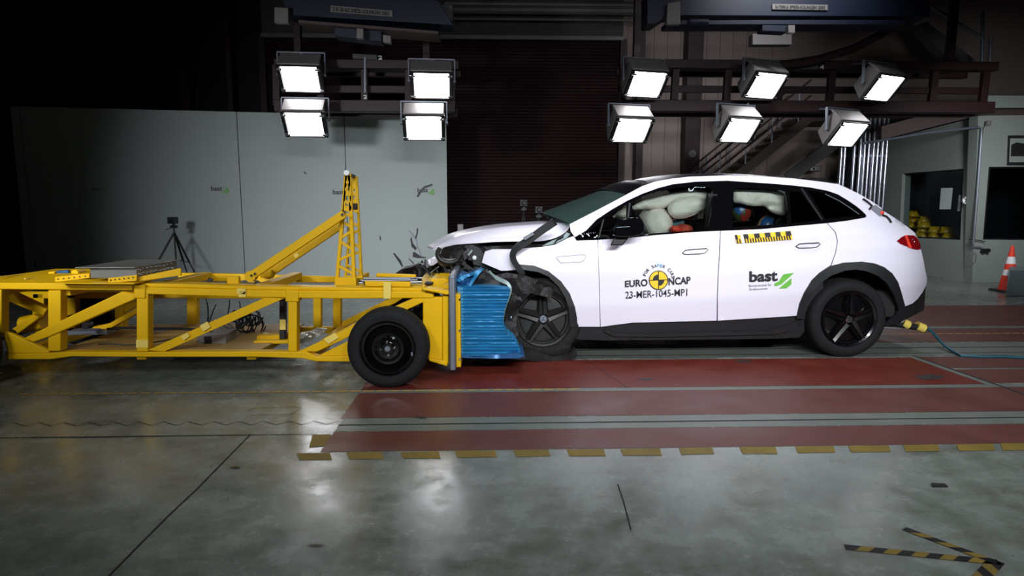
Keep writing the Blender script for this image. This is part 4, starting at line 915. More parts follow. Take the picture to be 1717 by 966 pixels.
# ---- wheels
def tyre_prof(R0, r0, w):
    return [(r0, -.02), (r0 + .012, .002), (r0 + .05, .010), (R0 - .035, .004), (R0 - .012, -.012), (R0, -.035), (R0, -w + .035), (R0 - .012, -w + .012), (R0 - .035, -w), (r0 + .03, -w), (r0, -w + .02)]
def car_wheel(c, R0, rim_r, w, parent, tm, rm, rot0=0., squash=None, name='wheel', twist=0.):
    ax = Vector((math.sin(twist), -math.cos(twist), 0))
    m = MB(); m.lathe(c, [(0, -.045), (rim_r * .62, -.045), (rim_r * .80, -.05), (rim_r * .86, -.03), (rim_r * .90, -.03), (rim_r * .92, -.008), (rim_r * .985, .002), (rim_r, -.004), (rim_r, -.05)], 64, ax)
    wh = m.build(name, rm, parent); WL[wh] = WL[parent]
    tp_ = tyre_prof(R0, rim_r, w); m = MB(); m.lathe(c, tp_, 96, ax)
    for k_ in range(4): m.lathe(c, [(R0 + .001, -w * (.2 + .2 * k_) + .004), (R0 + .003, -w * (.2 + .2 * k_) + .0), (R0 + .001, -w * (.2 + .2 * k_) - .004)], 64, ax)
    if squash: squash(m, c)
    else:
        for p in m.v: p.z = max(p.z, .002)
    m.build('tyre', tm, wh)
    u = Vector((ax.y, -ax.x, 0)) * -1; zv = Vector((0, 0, 1))
    for k_ in range(5):
        a = rot0 + 2 * math.pi * k_ / 5; dr_ = u * math.cos(a) + zv * math.sin(a); tn = -u * math.sin(a) + zv * math.cos(a)
        m = MB(); Q = lambda r_, t_, h_: c + dr_ * r_ + tn * t_ + ax * h_
        r1, r2 = .045, rim_r * .955
        for s_ in (-1, 1):
            sec = [[Q(r1, s_ * .004, -.004), Q(r1, s_ * .040, .004), Q(r1, s_ * .06, -.045), Q(r1, 0, -.045)], [Q(r2 * .6, s_ * .005, -.012), Q(r2 * .6, s_ * .030, .004), Q(r2 * .6, s_ * .050, -.045), Q(r2 * .6, 0, -.045)], [Q(r2, s_ * .006, -.015), Q(r2, s_ * .030, -.001), Q(r2, s_ * .040, -.045), Q(r2, 0, -.045)]]
            V = [p for s3 in sec for p in s3]; F = [(i * 4 + j, i * 4 + (j + 1) % 4, i * 4 + 4 + (j + 1) % 4, i * 4 + 4 + j) for i in range(2) for j in range(4)] + [(0, 1, 2, 3), (11, 10, 9, 8)]
            m.add(V, F)
        m.build('spoke', rm, wh)
    MB().lathe(c, [(0, .008), (.030, .008), (.036, .002), (.038, -.04)], 28, ax).build('hub_cap', 'chrome' if rm == 'rim' else 'greymetal', wh)
    m = MB()
    for k_ in range(3):
        a = math.pi / 2 + k_ * 2 * math.pi / 3; m.bar(c + ax * .010, c + ax * .010 + (u * math.cos(a) + zv * math.sin(a)) * .026, .005, .002, ax)
    m.build('hub_emblem', 'printblack', wh)
    return wh
rc = PY(1424, 533.5, 5.715); rc.z = .372
cw = car_wheel(rc, .372, .262, .25, car, 'tyre', 'rim', R(90)); 
def flat(m, c):
    for p in m.v:
        if p.z < .055: p.x = c.x + (p.x - c.x) * 1.22; 
        if p.z < .13 and p.x > c.x: p.x += .08 * (1 - p.z / .13); p.y -= .03
        p.z = max(p.z, .004)
fc = PY(911, 535.5, 5.74); cw2 = car_wheel(fc, .368, .262, .25, car, 'dustytyre', 'dustyrim', R(92), flat, 'wheel', R(3))
for (xx, r_) in ((rc, R(90)), (Vector((fc.x + .12, fc.y, .372)), R(90))):
    q_ = Vector((xx.x, 2 * YCEN - xx.y, xx.z)); 
    w_ = car_wheel(q_, .372, .262, .25, car, 'tyre', 'rim', r_, None, 'wheel', math.pi)

# ---- decals on the doors
def decal(mb, mats, name, parent, label=None):
    o = mb.build(name, mats, parent, smooth=False); WL[o] = WL[car]
    if label: o['label'] = label
    return o
DE = body(-.009)
decal(text_mb('EURO', [(1048, 470.6), (1086, 467.5), (1086, 480), (1048, 482)], DE, None, 0, .03), ['printblack'], 'door_lettering', fd)
decal(text_mb('NCAP', [(1121, 466), (1158, 463.5), (1158, 476), (1121, 478.5)], DE, None, 0, .03), ['printblack'], 'door_lettering', fd)
m = text_mb('23-MER-1045-MP1', [(1048.5, 489), (1152.5, 484), (1152.5, 496), (1048.5, 501)], DE, None, 0, .004)
for P in ([(1053, 500.5), (1056, 496.5), (1060, 500.5)],): m.add([DE(*p) for p in P], [(0, 1, 2)], 0)
decal(m, ['printblack'], 'door_lettering', fd)
m = MB(); cx, cy, rr = 1104.3, 469.8, 16.2
def disc(m, r0, r1, a0, a1, mi, e=-.009, n=40):
    f = body(e); P = []
    for i in range(n + 1):
        a = a0 + (a1 - a0) * i / n; P += [f(cx + r0 * math.cos(a), cy - r0 * math.sin(a)), f(cx + r1 * math.cos(a), cy - r1 * math.sin(a))]
    m.add(P, [(2 * i, 2 * i + 1, 2 * i + 3, 2 * i + 2) for i in range(n)], mi)
disc(m, 0, rr, 0, 2 * math.pi, 0); disc(m, rr - 1.3, rr, 0, 2 * math.pi, 1, -.0125)
disc(m, 0, 9.6, math.pi / 2, math.pi, 1, -.0125, 12); disc(m, 0, 9.6, -math.pi / 2, 0, 1, -.0125, 12)
f = body(-.0125)
for P in ([(cx - .6, cy - rr), (cx + .6, cy - rr), (cx + .6, cy + rr), (cx - .6, cy + rr)], [(cx - rr, cy - .2), (cx + rr, cy - 1.2), (cx + rr, cy), (cx - rr, cy + 1)]): m.add([f(*p) for p in P], [(0, 1, 2, 3)], 1)
decal(m, ['printyellow', 'printblack'], 'target_disc', fd, 'yellow and black target disc')
m = MB(); txt = 'FOR SAFER CARS'; N_ = len(txt)
for i, ch in enumerate(txt):
    if ch == ' ': continue
    a = R(158) - R(146) * i / (N_ - 1); r_ = 25.5 + (0 if i < 14 else 0); ux, uy = math.cos(a), -math.sin(a); tx, ty = -uy, ux
    tx, ty = (math.sin(a), math.cos(a)); hw, hh_ = 2.0, 2.7; ox, oy = cx + ux * (r_ - .5), cy + uy * (r_ - 1.0)
    quad = [(ox - tx * hw + ux * hh_, oy - ty * hw + uy * hh_), (ox + tx * hw + ux * hh_, oy + ty * hw + uy * hh_), (ox + tx * hw - ux * hh_, oy + ty * hw - uy * hh_), (ox - tx * hw - ux * hh_, oy - ty * hw - uy * hh_)]
    if i in (0, 4, 10): m = MB()
    text_mb(ch, quad, DE, m, 1 if ch in 'FE' and 4 < i < 8 else 0, .02)
    if i in (2, 8, 13): decal(m, ['printblack', 'printblue'], 'arched_lettering', fd)
m = text_mb('bast', [(1256.5, 455), (1304, 452), (1304, 471.5), (1256.5, 473.5)], DE, None, 0, .035)
decal(m, ['printblack'], 'door_lettering', rd)
m = text_mb('Bundesanstalt für', [(1256, 477.3), (1294, 475.3), (1294, 479.2), (1256, 481.2)], DE, None, 0, .0)
text_mb('Straßenwesen', [(1256.5, 483.2), (1287, 481.5), (1287, 485.4), (1256.5, 487.2)], DE, m, 0, .0)
decal(m, ['printgrey'], 'small_lettering', rd)
m = MB()
for P in ([(1299, 479.5), (1299, 475), (1306, 472), (1314, 460), (1320, 459), (1331.5, 457.6), (1326, 463), (1310, 477), (1304, 479)], [(1306.5, 483.5), (1327, 466.5), (1327, 477), (1319, 483.5)]): m.add([DE(*p) for p in P], [tuple(range(len(P)))], 0)
decal(m, ['printgreen'], 'green_emblem', rd)
# measuring scale sticker
m = MB(); f = body(-.009); f2 = body(-.0125)
def rul(x, t): return (x, 391.5 - (x - 1268) * .072 + t * 14.5 + (0 if x > 1240 else 0))
def qd(x0, x1, t0, t1, mi, ff, sk=3.5): m.add([ff(*(lambda q: (q[0] + sk * t, q[1]))(rul(x, t))) for x, t in ((x0, t0), (x1, t0), (x1, t1), (x0, t1))], [(0, 1, 2, 3)], mi)
qd(1232, 1326, 0, 1, 0, f)
for x0, x1 in ((1232, 1236), (1246, 1254), (1264, 1273), (1282, 1291), (1300, 1308), (1317, 1325.5)): qd(x0, x1, 0, .52, 1, f2)
xx = 1233.0
while xx < 1325:
    if not (1240.5 < xx < 1245): qd(xx, xx + 2.0, .5, 1, 1, f2)
    xx += 4.4
qd(1241, 1245.5, 0, 1, 2, f2)
decal(m, ['printyellow', 'printblack', 'printwhite'], 'scale_sticker', rd, 'yellow and black measuring scale sticker')
m = text_mb('eXc@C', [(978.5, 389.5), (999, 388), (999, 393), (978.5, 394.5)], body(-.002), None, 0, .02) if False else None
m = MB()
for k_, (x_, w2) in enumerate(((979.5, 1.6), (983.5, 1.0), (987.5, 2.4), (991, 2.0), (995, 2.4), (998, 1.0))): disc_c = body(.004)(x_, 392 - k_ * .35); m.ball(disc_c, (.004 * w2 / 2, .003, .007), 10, 6)
m.build('light_marks', 'printgrey', car)

# ---- wreckage at the nose
def ribb(P, wpx, Yf, th, name, mt, parent, wf=None):
    m = MB(); n = len(P); path = []; wd = []
    for i, (x, y) in enumerate(P):
        a = P[max(0, i - 1)]; b = P[min(n - 1, i + 1)]; dx, dy = b[0] - a[0], b[1] - a[1]; L_ = math.hypot(dx, dy)
        w = wpx / 2 * (wf(i / (n - 1)) if wf else 1); Y = Yf(i / (n - 1)) if callable(Yf) else Yf; path.append(PY(x, y, Y)); wd.append(PY(x - dy / L_ * w, y + dx / L_ * w, Y) - PY(x, y, Y))
    return m.ribbon(path, wd, (0, th, 0)).build(name, mt, parent, ang=60)
st_ = ribb(smoothc([(931, 371), (921, 378), (905, 389), (888, 402), (872, 412), (862, 420), (859, 430), (863, 441), (872, 453), (878, 462)], 2), 12.5, lambda t: 5.52 + .12 * t, .03, 'torn_arch_strip', 'blackplastic', car, lambda t: 1.0 - .25 * t + (.1 if t < .5 else 0))
sheet([(877, 398.5), (892, 389), (896, 393), (880, 403)], onY(5.51), (0, .006, 0), step=6).build('strip_sticker', 'printgrey', st_); WL[st_] = WL[car]
ribb(smoothc([(795, 436), (815, 441), (838, 452), (862, 462), (878, 466)], 1), 15, lambda t: 5.86, .06, 'bent_beam', 'blackplastic', car)
ribb(smoothc([(779, 437), (790, 448), (805, 457), (822, 466), (838, 470)], 1), 16, 5.9, .05, 'bent_beam', 'junk', car)
ribb(smoothc([(797, 455), (808, 466), (820, 474), (833, 476), (846, 470), (856, 462)], 2), 7, 5.78, .04, 'broken_duct', 'printgrey', car, lambda t: .6 + .5 * math.sin(math.pi * t))
me_ = ribb(smoothc([(820, 455), (826, 463), (838, 469), (850, 474), (856, 484), (852, 500), (846, 515), (843, 532), (842, 545), (843, 556)], 2), 4.5, lambda t: 5.55 - .12 * math.sin(math.pi * t), .02, 'torn_cladding_edge', 'mint', car, lambda t: 1.5 - 1.2 * abs(t - .35))
# dark liner swept back over the wheel front
crump([(828, 463), (850, 458), (880, 462), (930, 480), (925, 500), (890, 492), (872, 510), (866, 540), (872, 575), (868, 592), (855, 582), (846, 556), (848, 520), (858, 496), (855, 478), (843, 470)], 5.60, .03, 31, .05, 6, 6, 'torn_liner', 'junk')
crump([(880, 585), (900, 590), (925, 598), (955, 596), (966, 586), (968, 598), (955, 604), (905, 606), (868, 604), (870, 590)], 5.66, .15, 37, .03, 7, 5, 'tyre_scrap', 'dustytyre')
# front lower junk under the barrier
random.seed(21)
# radiator pack, lamp pod and bits in the opening
crump([(758, 415), (800, 409), (815, 418), (806, 440), (790, 452), (762, 456), (752, 440)], 5.93, .3, 44, .05, 9, 5, 'radiator_pack', 'junk')
m = MB(); m.tube([PY(x, y, 5.85) for x, y in smoothc([(738, 416), (733, 424), (735, 433), (745, 440), (758, 441), (768, 436)], 2)], .022, 10); m.build('seal_hose', 'blackcable', car)
pillow(smoothc([(734, 428), (745, 434), (760, 434), (769, 432), (764, 442), (752, 447), (738, 446), (733, 438), (734, 428)], 2), 5.9, .05, 'headlamp_pod', 'lampgrey', 50, .004)
MB().ball(PY(795.5, 432.5, 5.85), (.022, .02, .022), 14, 8).build('white_bolt_head', 'printwhite', car)
sheet([(784, 427), (791, 418.5), (792.5, 421), (786, 429)], onY(5.84), (0, .01, 0), step=5).build('bracket_tag', 'mint', car)
sheet([(790, 410), (803, 415), (812, 427), (806, 441), (793, 450), (779, 440), (776, 425)], onY(5.90), (0, .08, 0), step=6).build('lamp_bracket', 'blackplastic', car, bevel=.01)
for P in ([(744, 447), (750, 456), (748, 468)], [(756, 446), (762, 458), (770, 463), (775, 470)], [(705, 446), (716, 452), (722, 462)], [(762, 462), (775, 450), (790, 449), (800, 458)], [(730, 450), (737, 460), (733, 468)], [(778, 468), (786, 455), (800, 451), (812, 462)], [(848, 462), (870, 470), (885, 480), (886, 492)]):
    MB().tube([PY(x, y, 5.8) for x, y in smoothc(P, 2)], .008 + .004 * random.random(), 7).build('wiring', 'blackcable', car)
crump([(660, 466), (662, 459), (672, 452), (690, 448), (700, 443), (712, 446), (728, 441), (742, 446), (760, 450), (762, 474), (730, 476), (700, 474), (672, 473)], 6.35, .35, 61, .07, 7, 5, 'bumper_wreck', 'junk')
crump([(709, 443), (716, 437), (726, 431), (733, 427), (738, 431), (734, 440), (726, 445), (716, 447)], 6.15, .02, 66, .02, 7, 4, 'bumper_skin', 'white')
random.seed(33)
for i in range(26):                                # splintered bits caught in the nose
    x_, y_ = random.uniform(690, 800), random.uniform(440, 472); p = PY(x_, y_, random.uniform(5.72, 6.1)); a = random.uniform(0, 3.1)
    MB().bar(p, p + Vector((math.cos(a), random.uniform(-.3, .3), math.sin(a))) * random.uniform(.03, .12), .02, .006).build('splinter', ('junk', 'blackplastic', 'greymetal', 'mint')[i % 4], car, smooth=False)
for i in range(6):
    x_, y_ = random.uniform(868, 900), random.uniform(472, 496); p = PY(x_, y_, 5.58); a = random.uniform(0, 3.1)
    MB().bar(p, p + Vector((math.cos(a), .02, math.sin(a))) * random.uniform(.03, .06), .008, .004).build('splinter', 'blackplastic', car, smooth=False)
MB().ball(PY(857, 532.5, 5.56), (.014, .014, .014), 12, 8).build('bolt_head', 'chrome', car)
pillow(smoothc([(803, 604), (806, 598), (820, 596), (842, 594), (840, 600), (825, 607), (810, 608), (803, 604)], 1), 5.5, .02, 'loose_hose_loop', 'blackcable', 3, .002) if False else MB().tube([PY(x, y, 5.5) for x, y in smoothc([(838, 594), (826, 593), (808, 598), (804, 604), (812, 608), (826, 606), (836, 601), (840, 596)], 2)], .009, 8).build('hose_loop', 'blackcable', car)
ribb(smoothc([(773, 598), (800, 600), (830, 602), (850, 600), (872, 602), (880, 598)], 1), 6, 5.6, .3, 'bumper_lower_lip', 'junk', car)

# ---- hanging connector and cable behind the car
t = empty('charging_cable', PY(1600, 597, 6.1), 'blue green cable with yellow-taped connector trailing from under the car tail', 'cable')
t.location.z = 0; WL[t] = Vector(t.location)
cY = 6.15
MB().tube([PY(1478, 543, cY), PY(1500, 543, cY), PY(1552, 551, cY)], .032, 14).build('connector', 'blackplastic', t)
for a_, b_ in (((1512.5, 541), (1523, 543)), ((1537, 546), (1549, 549))):
    m = MB(); m.tube([PY(*a_, cY) , PY(*b_, cY) + Vector((0, 0, -.012))], .045, 12); m.build('tape_wrap', 'tape', t)
MB().tube([PY(1552, 549, cY), PY(1562, 556, cY), PY(1573, 568, cY), PY(1584, 580, 6.0), PY(1596, 588, 5.88)] + [PZ(x, y, .014) for x, y in ((1612, 596.5), (1640, 598), (1680, 598), (1717, 600), (1760, 601))], .014, 10).build('cable', 'cable', t)
MB().tube([PY(x, y, 5.95) for x, y in smoothc([(1530, 511), (1527, 523), (1520, 533), (1511, 541)], 2)], .007, 8).build('breather_hose', 'printgrey', car)

# ---- crash dummies sitting in the car
def dummy(pel, head, lab, paint, scale=1., armto=None, rx=.095):
    t = empty('crash_test_dummy', pel, lab, 'crash test dummy', None)
    pel = Vector(pel); head = Vector(head)
    vs = [pel, pel.lerp(head, .35), pel.lerp(head, .62), pel.lerp(head, .75)]; ed = [(0, 1), (1, 2), (2, 3)]; rs = [.13, .12, .13, .06]
    sh_ = vs[2] + Vector((0, 0, .02))
    for s_ in (-1, 1):
        k = len(vs); el = sh_ + Vector((-.05, s_ * .2, -.22)) * scale; hd = armto if (armto and s_ == -1) else sh_ + Vector((-.3, s_ * .16, -.28)) * scale
        vs += [sh_ + Vector((0, s_ * .16, 0)) * scale, el, Vector(hd)]; rs += [.07, .045, .035]; ed += [(2, k), (k, k + 1), (k + 1, k + 2)]
        k = len(vs); vs += [pel + Vector((-.02, s_ * .09, 0)) * scale, pel + Vector((-.38, s_ * .11, .06)) * scale, pel + Vector((-.50, s_ * .11, -.20)) * scale]; rs += [.09, .065, .045]; ed += [(0, k), (k, k + 1), (k + 1, k + 2)]
    me = bpy.data.meshes.new('body'); me.from_pydata([v - WL[t] for v in vs], ed, []); o = bpy.data.objects.new('body', me); COL.objects.link(o); o.parent = t; me.materials.append(M['shirt'])
    sk = o.modifiers.new('skin', 'SKIN')
    for i, v in enumerate(me.skin_vertices[0].data if me.skin_vertices else []): v.radius = (rs[i] * scale, rs[i] * scale); v.use_root = (i == 0)
    o.modifiers.new('sub', 'SUBSURF').render_levels = 2
    if me.skin_vertices:
        dg = bpy.context.evaluated_depsgraph_get(); m2 = bpy.data.meshes.new_from_object(o.evaluated_get(dg)); o.modifiers.clear(); o.data = m2
        m2.polygons.foreach_set('use_smooth', [True] * len(m2.polygons))
    r_ = rx * scale; m = MB(); rot = Matrix.Rotation(R(8), 3, 'Y')
    def hf(d):
        f = 1 - .12 * max(0, -d.z) * (1 if d.x < .2 else .6)
        if d.x < -.8 and abs(d.y) < .25 and -.35 < d.z < .1: f += .10
        return f
    m.ball(head, (r_, r_ * .82, r_ * 1.2), 28, 20, rot, 0, hf)
    for s_ in (-1, 1):
        m.ball(head + rot @ Vector((.0, s_ * r_ * .8, -.01)), (.016, .008, .03), 10, 8, rot); m.ball(head + rot @ Vector((-r_ * .86, s_ * .03, .01)), (.012, .014, .008), 10, 6, rot, 1)
    m.bar(head + rot @ Vector((-r_ * .93, -.02, -.055)), head + rot @ Vector((-r_ * .93, .02, -.055)), .008, .006, mi=1)
    h = m.build('head', [paint[0], 'printblack'], t, ang=60)
    for k_, (ang_, zz_, mt) in enumerate(((R(-120), .35, paint[1]), (R(-70), -.25, paint[2]))):
        d = Vector((math.cos(ang_), math.sin(ang_), zz_)).normalized(); p = MB()
        n = 16; P = []; F = []
        a1 = d.orthogonal().normalized(); a2 = d.cross(a1)
        for i in range(5):
            for j in range(n):
                th = i / 4 * .62; dd = (d * math.cos(th) + (a1 * math.cos(2 * math.pi * j / n) + a2 * math.sin(2 * math.pi * j / n)) * math.sin(th)); P.append(head + rot @ Vector((dd.x * r_ * 1.02, dd.y * r_ * .84, dd.z * r_ * 1.22)))
        F = [(i * n + j, i * n + (j + 1) % n, (i + 1) * n + (j + 1) % n, (i + 1) * n + j) for i in range(4) for j in range(n)]
        p.add(P, F).build('grease_paint', mt, t, ang=60)
    return t
h1 = PY(1243, 355, 6.30); dummy((h1.x + .10, h1.y, .78), h1, 'child dummy with dark painted head, front one behind the rear door glass', ('dummygreen', 'dummyblue', 'dummyred'), .8, rx=.125)
h2 = PY(1288, 381, 6.34); dummy((h2.x + .12, h2.y + .0, .74), h2, 'small child dummy with blue patch on pale head, behind the rear door glass', ('skin', 'dummyblue', 'skin'), .72, rx=.15)
h3 = PY(1150, 352, 6.42); dummy((1.86, 6.3, .80), (h3.x, 6.36, h3.z), 'driver dummy in reddish shirt leaning into the white airbags', ('skin', 'dummyblue', 'dummyred'), 1., PY(1128, 389, 6.2))
m = MB(); m.ball(PY(1133, 384.5, 6.05), (.06, .05, .035), 16, 10, Matrix.Rotation(R(15), 3, 'Y'), fn=lambda d: 1 + .1 * math.sin(9 * d.x)); 
tag(m.build('red_sleeve', 'orange', [o for o in bpy.data.objects if o.name.startswith('crash_test_dummy')][-1]))
sheet(smoothc([(1299, 383), (1300, 374), (1304, 366), (1312, 361), (1321, 361), (1322, 382), (1299, 383)], 1), onY(6.2), (0, .35, 0), step=8).build('child_seat_wing', 'blackplastic', car, bevel=.01)
sheet(smoothc([(1125, 372), (1145, 368), (1150, 374), (1140, 380), (1126, 380), (1125, 372)], 1), onY(6.28), (0, .1, 0), step=8).build('belt_buckle_block', 'cable', car, bevel=.006)
# ---- flying and settling debris
def debris(P, Y, lab, mt='blackplastic', th=.01, name='debris_shard'):
    tag(sheet(P, onY(Y), (0, th, 0), step=5).build(name, mt, smooth=False), lab, 'debris')
debris([(688, 401), (690, 397), (692, 408), (699, 416), (697, 420), (690, 414)], 5.9, 'black angular shard flying before the bright partition')
debris([(692, 424), (694, 422), (706, 430), (713, 431), (714, 433), (700, 433), (692, 431)], 5.9, 'flat black scrap flying just left of the bonnet tip')
tag(ribb([(684, 386), (690, 391), (694, 397), (698, 402), (700, 414), (705, 424), (706, 432)], 2.2, 5.92, .008, 'debris_strip', 'greymetal', None) , 'thin twisted grey strip flying upright left of the bonnet tip', 'debris')
tag(ribb([(700, 383), (699.5, 391), (697, 400)], 2.4, 5.92, .008, 'debris_strip', 'blackplastic', None), 'short dark sliver crossing the twisted flying strip', 'debris')
debris([(659, 425), (661, 424), (672, 437), (676, 447), (674, 448)], 5.8, 'dark pointed sliver standing over the trolley front')
tag(ribb([(700, 330), (705, 321), (712, 314), (725, 309.5)], 3.6, 6.0, .01, 'debris_strip', 'blackplastic', None), 'black curved strip flying before the rightmost wall wordmark', 'debris')
debris([(508, 287), (511, 288), (515, 292), (511, 292)], 6.0, 'tiny black scrap flying highest, over the mast')
debris([(636, 395), (638, 397), (639, 404), (637, 402)], 6.0, 'tiny sliver flying right of the mast')
random.seed(9)
tag(MB().bb(PZ(846, 604), PZ(858, 603) + Vector((0, 0, .012))).build('debris_shard', 'printwhite', bevel=.002), 'small white scrap on the red floor below the barrier', 'debris')

# ================================================================== THE TROLLEY
tr = empty('crash_trolley', (-1.6, 5.75, 0), 'yellow tubular steel crash trolley rolling into the car', 'trolley')
YN, YF = 5.12, 6.38
def tb(P, nm, Y=YN, d=.09, mt='yellow', par=tr, bev=.008):
    o = beam(P, Y, d).build(nm, mt, par, bevel=bev); WL[o] = WL[tr]; return o
# near truss
tb([(-90, 474), (222, 475), (222, 487), (120, 486.5), (-90, 484.5)], 'top_rail')
tb([(225, 481), (430, 486.5), (560, 488), (727, 489), (727, 500), (560, 501), (430, 498.8), (225, 492.8)], 'top_rail')
tb([(222, 475.5), (300, 476), (420, 480), (600, 482.5), (708, 483.5), (708, 488.8), (560, 487.8), (430, 486.3), (225, 480.8)], 'top_plate', YN + .02, .16)
tb([(12, 593), (80, 592), (120, 590), (230, 590.5), (426, 589.5), (513, 590), (530, 598), (590, 597), (600, 597), (600, 607), (530, 606.5), (508, 601.5), (426, 598.8), (230, 599), (120, 598), (84, 603), (12, 603)], 'bottom_rail')
tb([(80, 487), (101.5, 487), (101.5, 589), (80, 589)], 'post')
tb([(-24, 486), (2, 486), (2, 560), (-24, 560)], 'post')
tb([(228.6, 492), (248, 492), (248, 590), (228.6, 590)], 'post')
tb([(224, 477.5), (243.5, 478.5), (243.5, 501), (224, 500)], 'gusset', YN - .012, .1)
tb([(482.7, 500), (497.7, 500), (497.7, 590), (482.7, 590)], 'post')
tb([(478, 486.5), (500, 487.5), (500.5, 506.5), (478, 506)], 'gusset', YN - .012, .1)
tb([(709, 500), (742, 497.5), (742, 607), (724, 603), (709, 594)], 'front_plate', YN + .01, .08)
tb([(742, 493), (752, 493), (752, 611), (742, 607)], 'post', YN - .01, .1)
tb([(718, 600), (750, 606), (750, 614.5), (720, 606)], 'gusset', YN - .02, .1)
tb([(204, 489), (226, 492.8), (226, 502), (82, 565), (56, 574), (38, 568)], 'diagonal_brace', YN - .014, .08)
tb([(445, 498.8), (478, 500.5), (474, 501.5), (276, 589.5), (247, 587.5)], 'diagonal_brace', YN + .012, .07)
tb([(500, 590), (532, 590), (712, 506), (712, 500), (694, 499.8)], 'diagonal_brace', YN + .012, .07)
tb([(531, 598), (580, 574), (600, 570), (600, 597)], 'gusset_plate', YN + .03, .03)
tb([(6, 556), (20, 560), (82, 588), (82, 593), (12, 593), (8, 575)], 'gusset_plate', YN + .0, .04)
tb([(0, 487), (9, 486.5), (78, 519), (72, 530), (0, 500)], 'diagonal_brace', YN + .35, .08)
tb([(18, 553), (55, 527), (66, 533), (30, 560)], 'diagonal_brace', YN + .45, .08)
# far truss
tb([(-70, 489), (60, 490), (300, 489), (430, 490), (720, 489), (720, 500), (430, 501), (243, 500), (60, 501), (-70, 500)], 'top_rail', YF, .09)
tb([(298, 458), (415, 460), (562, 464), (562, 474), (415, 474), (298, 470)], 'upper_rail', YF + .02, .06)
tb([(604, 465), (727, 466), (727, 478), (604, 476)], 'upper_rail', YF + .02, .06)
for P in ([(313, 498), (329.6, 498), (329.6, 556), (313, 556)], [(525, 498), (538, 498), (538, 556), (525, 556)], [(558, 499), (571, 499), (571, 560), (558, 560)], [(54, 492), (73, 492), (73, 556), (54, 556)], [(109, 492), (126, 492), (126, 556), (109, 556)], [(192, 495), (208, 495), (208, 556), (192, 556)]):
    tb(P, 'post', YF, .08)
tb([(30, 548), (300, 549), (600, 549), (640, 552), (640, 560), (300, 558), (30, 557)], 'bottom_rail', YF, .08)
tb([(573, 540), (573, 551), (662, 509), (676, 500), (655, 500)], 'diagonal_brace', YF - .02, .07)
tb([(208, 511), (208, 525), (243, 507), (265, 499), (240, 499)], 'diagonal_brace', YF - .02, .07)
tb([(150, 562), (165, 562), (240, 520), (235, 512)], 'diagonal_brace', YN + .6, .07)
zt = PY(300, 480, YN).z
def cross(x, ytop, w=.1, h=.07, nm='cross_member'):
    p = PY(x, ytop, YN + .05); return MB().bar((p.x, YN + .06, p.z - h / 2), (p.x, YF + .04, p.z - h / 2), w, h, (0, 0, 1)).build(nm, 'yellow', tr, bevel=.006)
for x_ in (-10, 105, 232, 420, 560, 700): cross(x_, 482)
for x_ in (15, 235, 420, 520, 590): cross(x_, 590, .08, .07)
# cover plates over the rear top (with bright edges) and perforated angles
pa1 = MB(); 
for (xa, xb) in ((-80, 100),):
    a = PY(xa, 474.5, YN + .05); b = PY(xb, 474.5, YN + .05); pa1.bb((a.x, YN + .1, a.z - .01), (b.x, YF, a.z))
pa1.build('cover_plate', 'yellow', tr, bevel=.003)
for (A_, B_) in (((-6, 464), (62, 458.5)), ((42, 467.5), (113, 460))): 
    MB().bar(PY(*A_, 5.4), PY(*B_, 6.1), .015, .006).build('plate_edge', 'tape', tr)
tb([(92, 476), (180, 476.8), (225, 477), (225, 474.5), (181, 475), (92, 474)], 'tray_plate', YN - .1, .75, 'yellow', tr, .002)
for (P, Y1) in (([(92, 464.5), (150, 458.5), (150, 466), (92, 473.5)], 5.25), ([(181, 466.5), (229, 461), (229, 471), (181, 475)], 5.08), ([(230, 465), (300, 450), (303, 451), (303, 462), (232, 472)], 5.12)):
    o = tb(P, 'perforated_angle', Y1, .02, 'yellow', tr, .002); (x0, y0), (x1, y1) = P[0], P[1]; m = MB()
    for i in range(6):
        f_ = (i + .6) / 6.4; xx = x0 + (x1 - x0) * f_; yy = y0 + (y1 - y0) * f_ + (P[3][1] - P[0][1]) * .45; MB().lathe(PY(xx, yy, Y1 - .001), [(0, .002), (.006, .002), (.006, -.002)], 10).build('slot_hole', 'printblack', o)
for P in ([(80, 456), (91, 455), (91, 460), (80, 462)], [(119, 454), (126, 452), (131, 456), (131, 462), (118, 462)]): tb(P, 'clamp', 5.9, .12)
MB().tube([PY(91, 458, 5.95), PY(116, 456, 5.95)], .02, 10).build('hydraulic_cylinder', 'blueflap', tr)
# deck
za = PY(300, 590, YN + .05).z
MB().bb((PY(80, 590, YN).x, YN + .1, za - .01), (PY(432, 590, YN).x, YF + .02, za + .008)).build('wooden_deck', 'ply', tr, bevel=.003)
# front structure behind the plate
fx0 = PY(742, 550, YN).x; fx1 = PY(753, 550, YN).x
fb = MB(); fb.bb((fx0, YN + .09, PY(745, 605, YN).z), (fx1, YF + .2, PY(745, 480, YN).z)); fb.build('front_bulkhead', 'yellow', tr, bevel=.008)
tb([(710, 480.5), (712, 484), (754, 488), (754, 493.5), (748, 494.5), (709, 486.5)], 'front_bracket', YN - .06, .16)
tb([(709, 476), (722, 474), (722, 468), (745, 467), (752, 470), (752, 487), (709, 481)], 'front_bracket', YN + .25, .5)
tb([(712, 474), (726, 473.5), (726, 477), (712, 478)], 'bolt_head', YN + .2, .1, 'printblack')
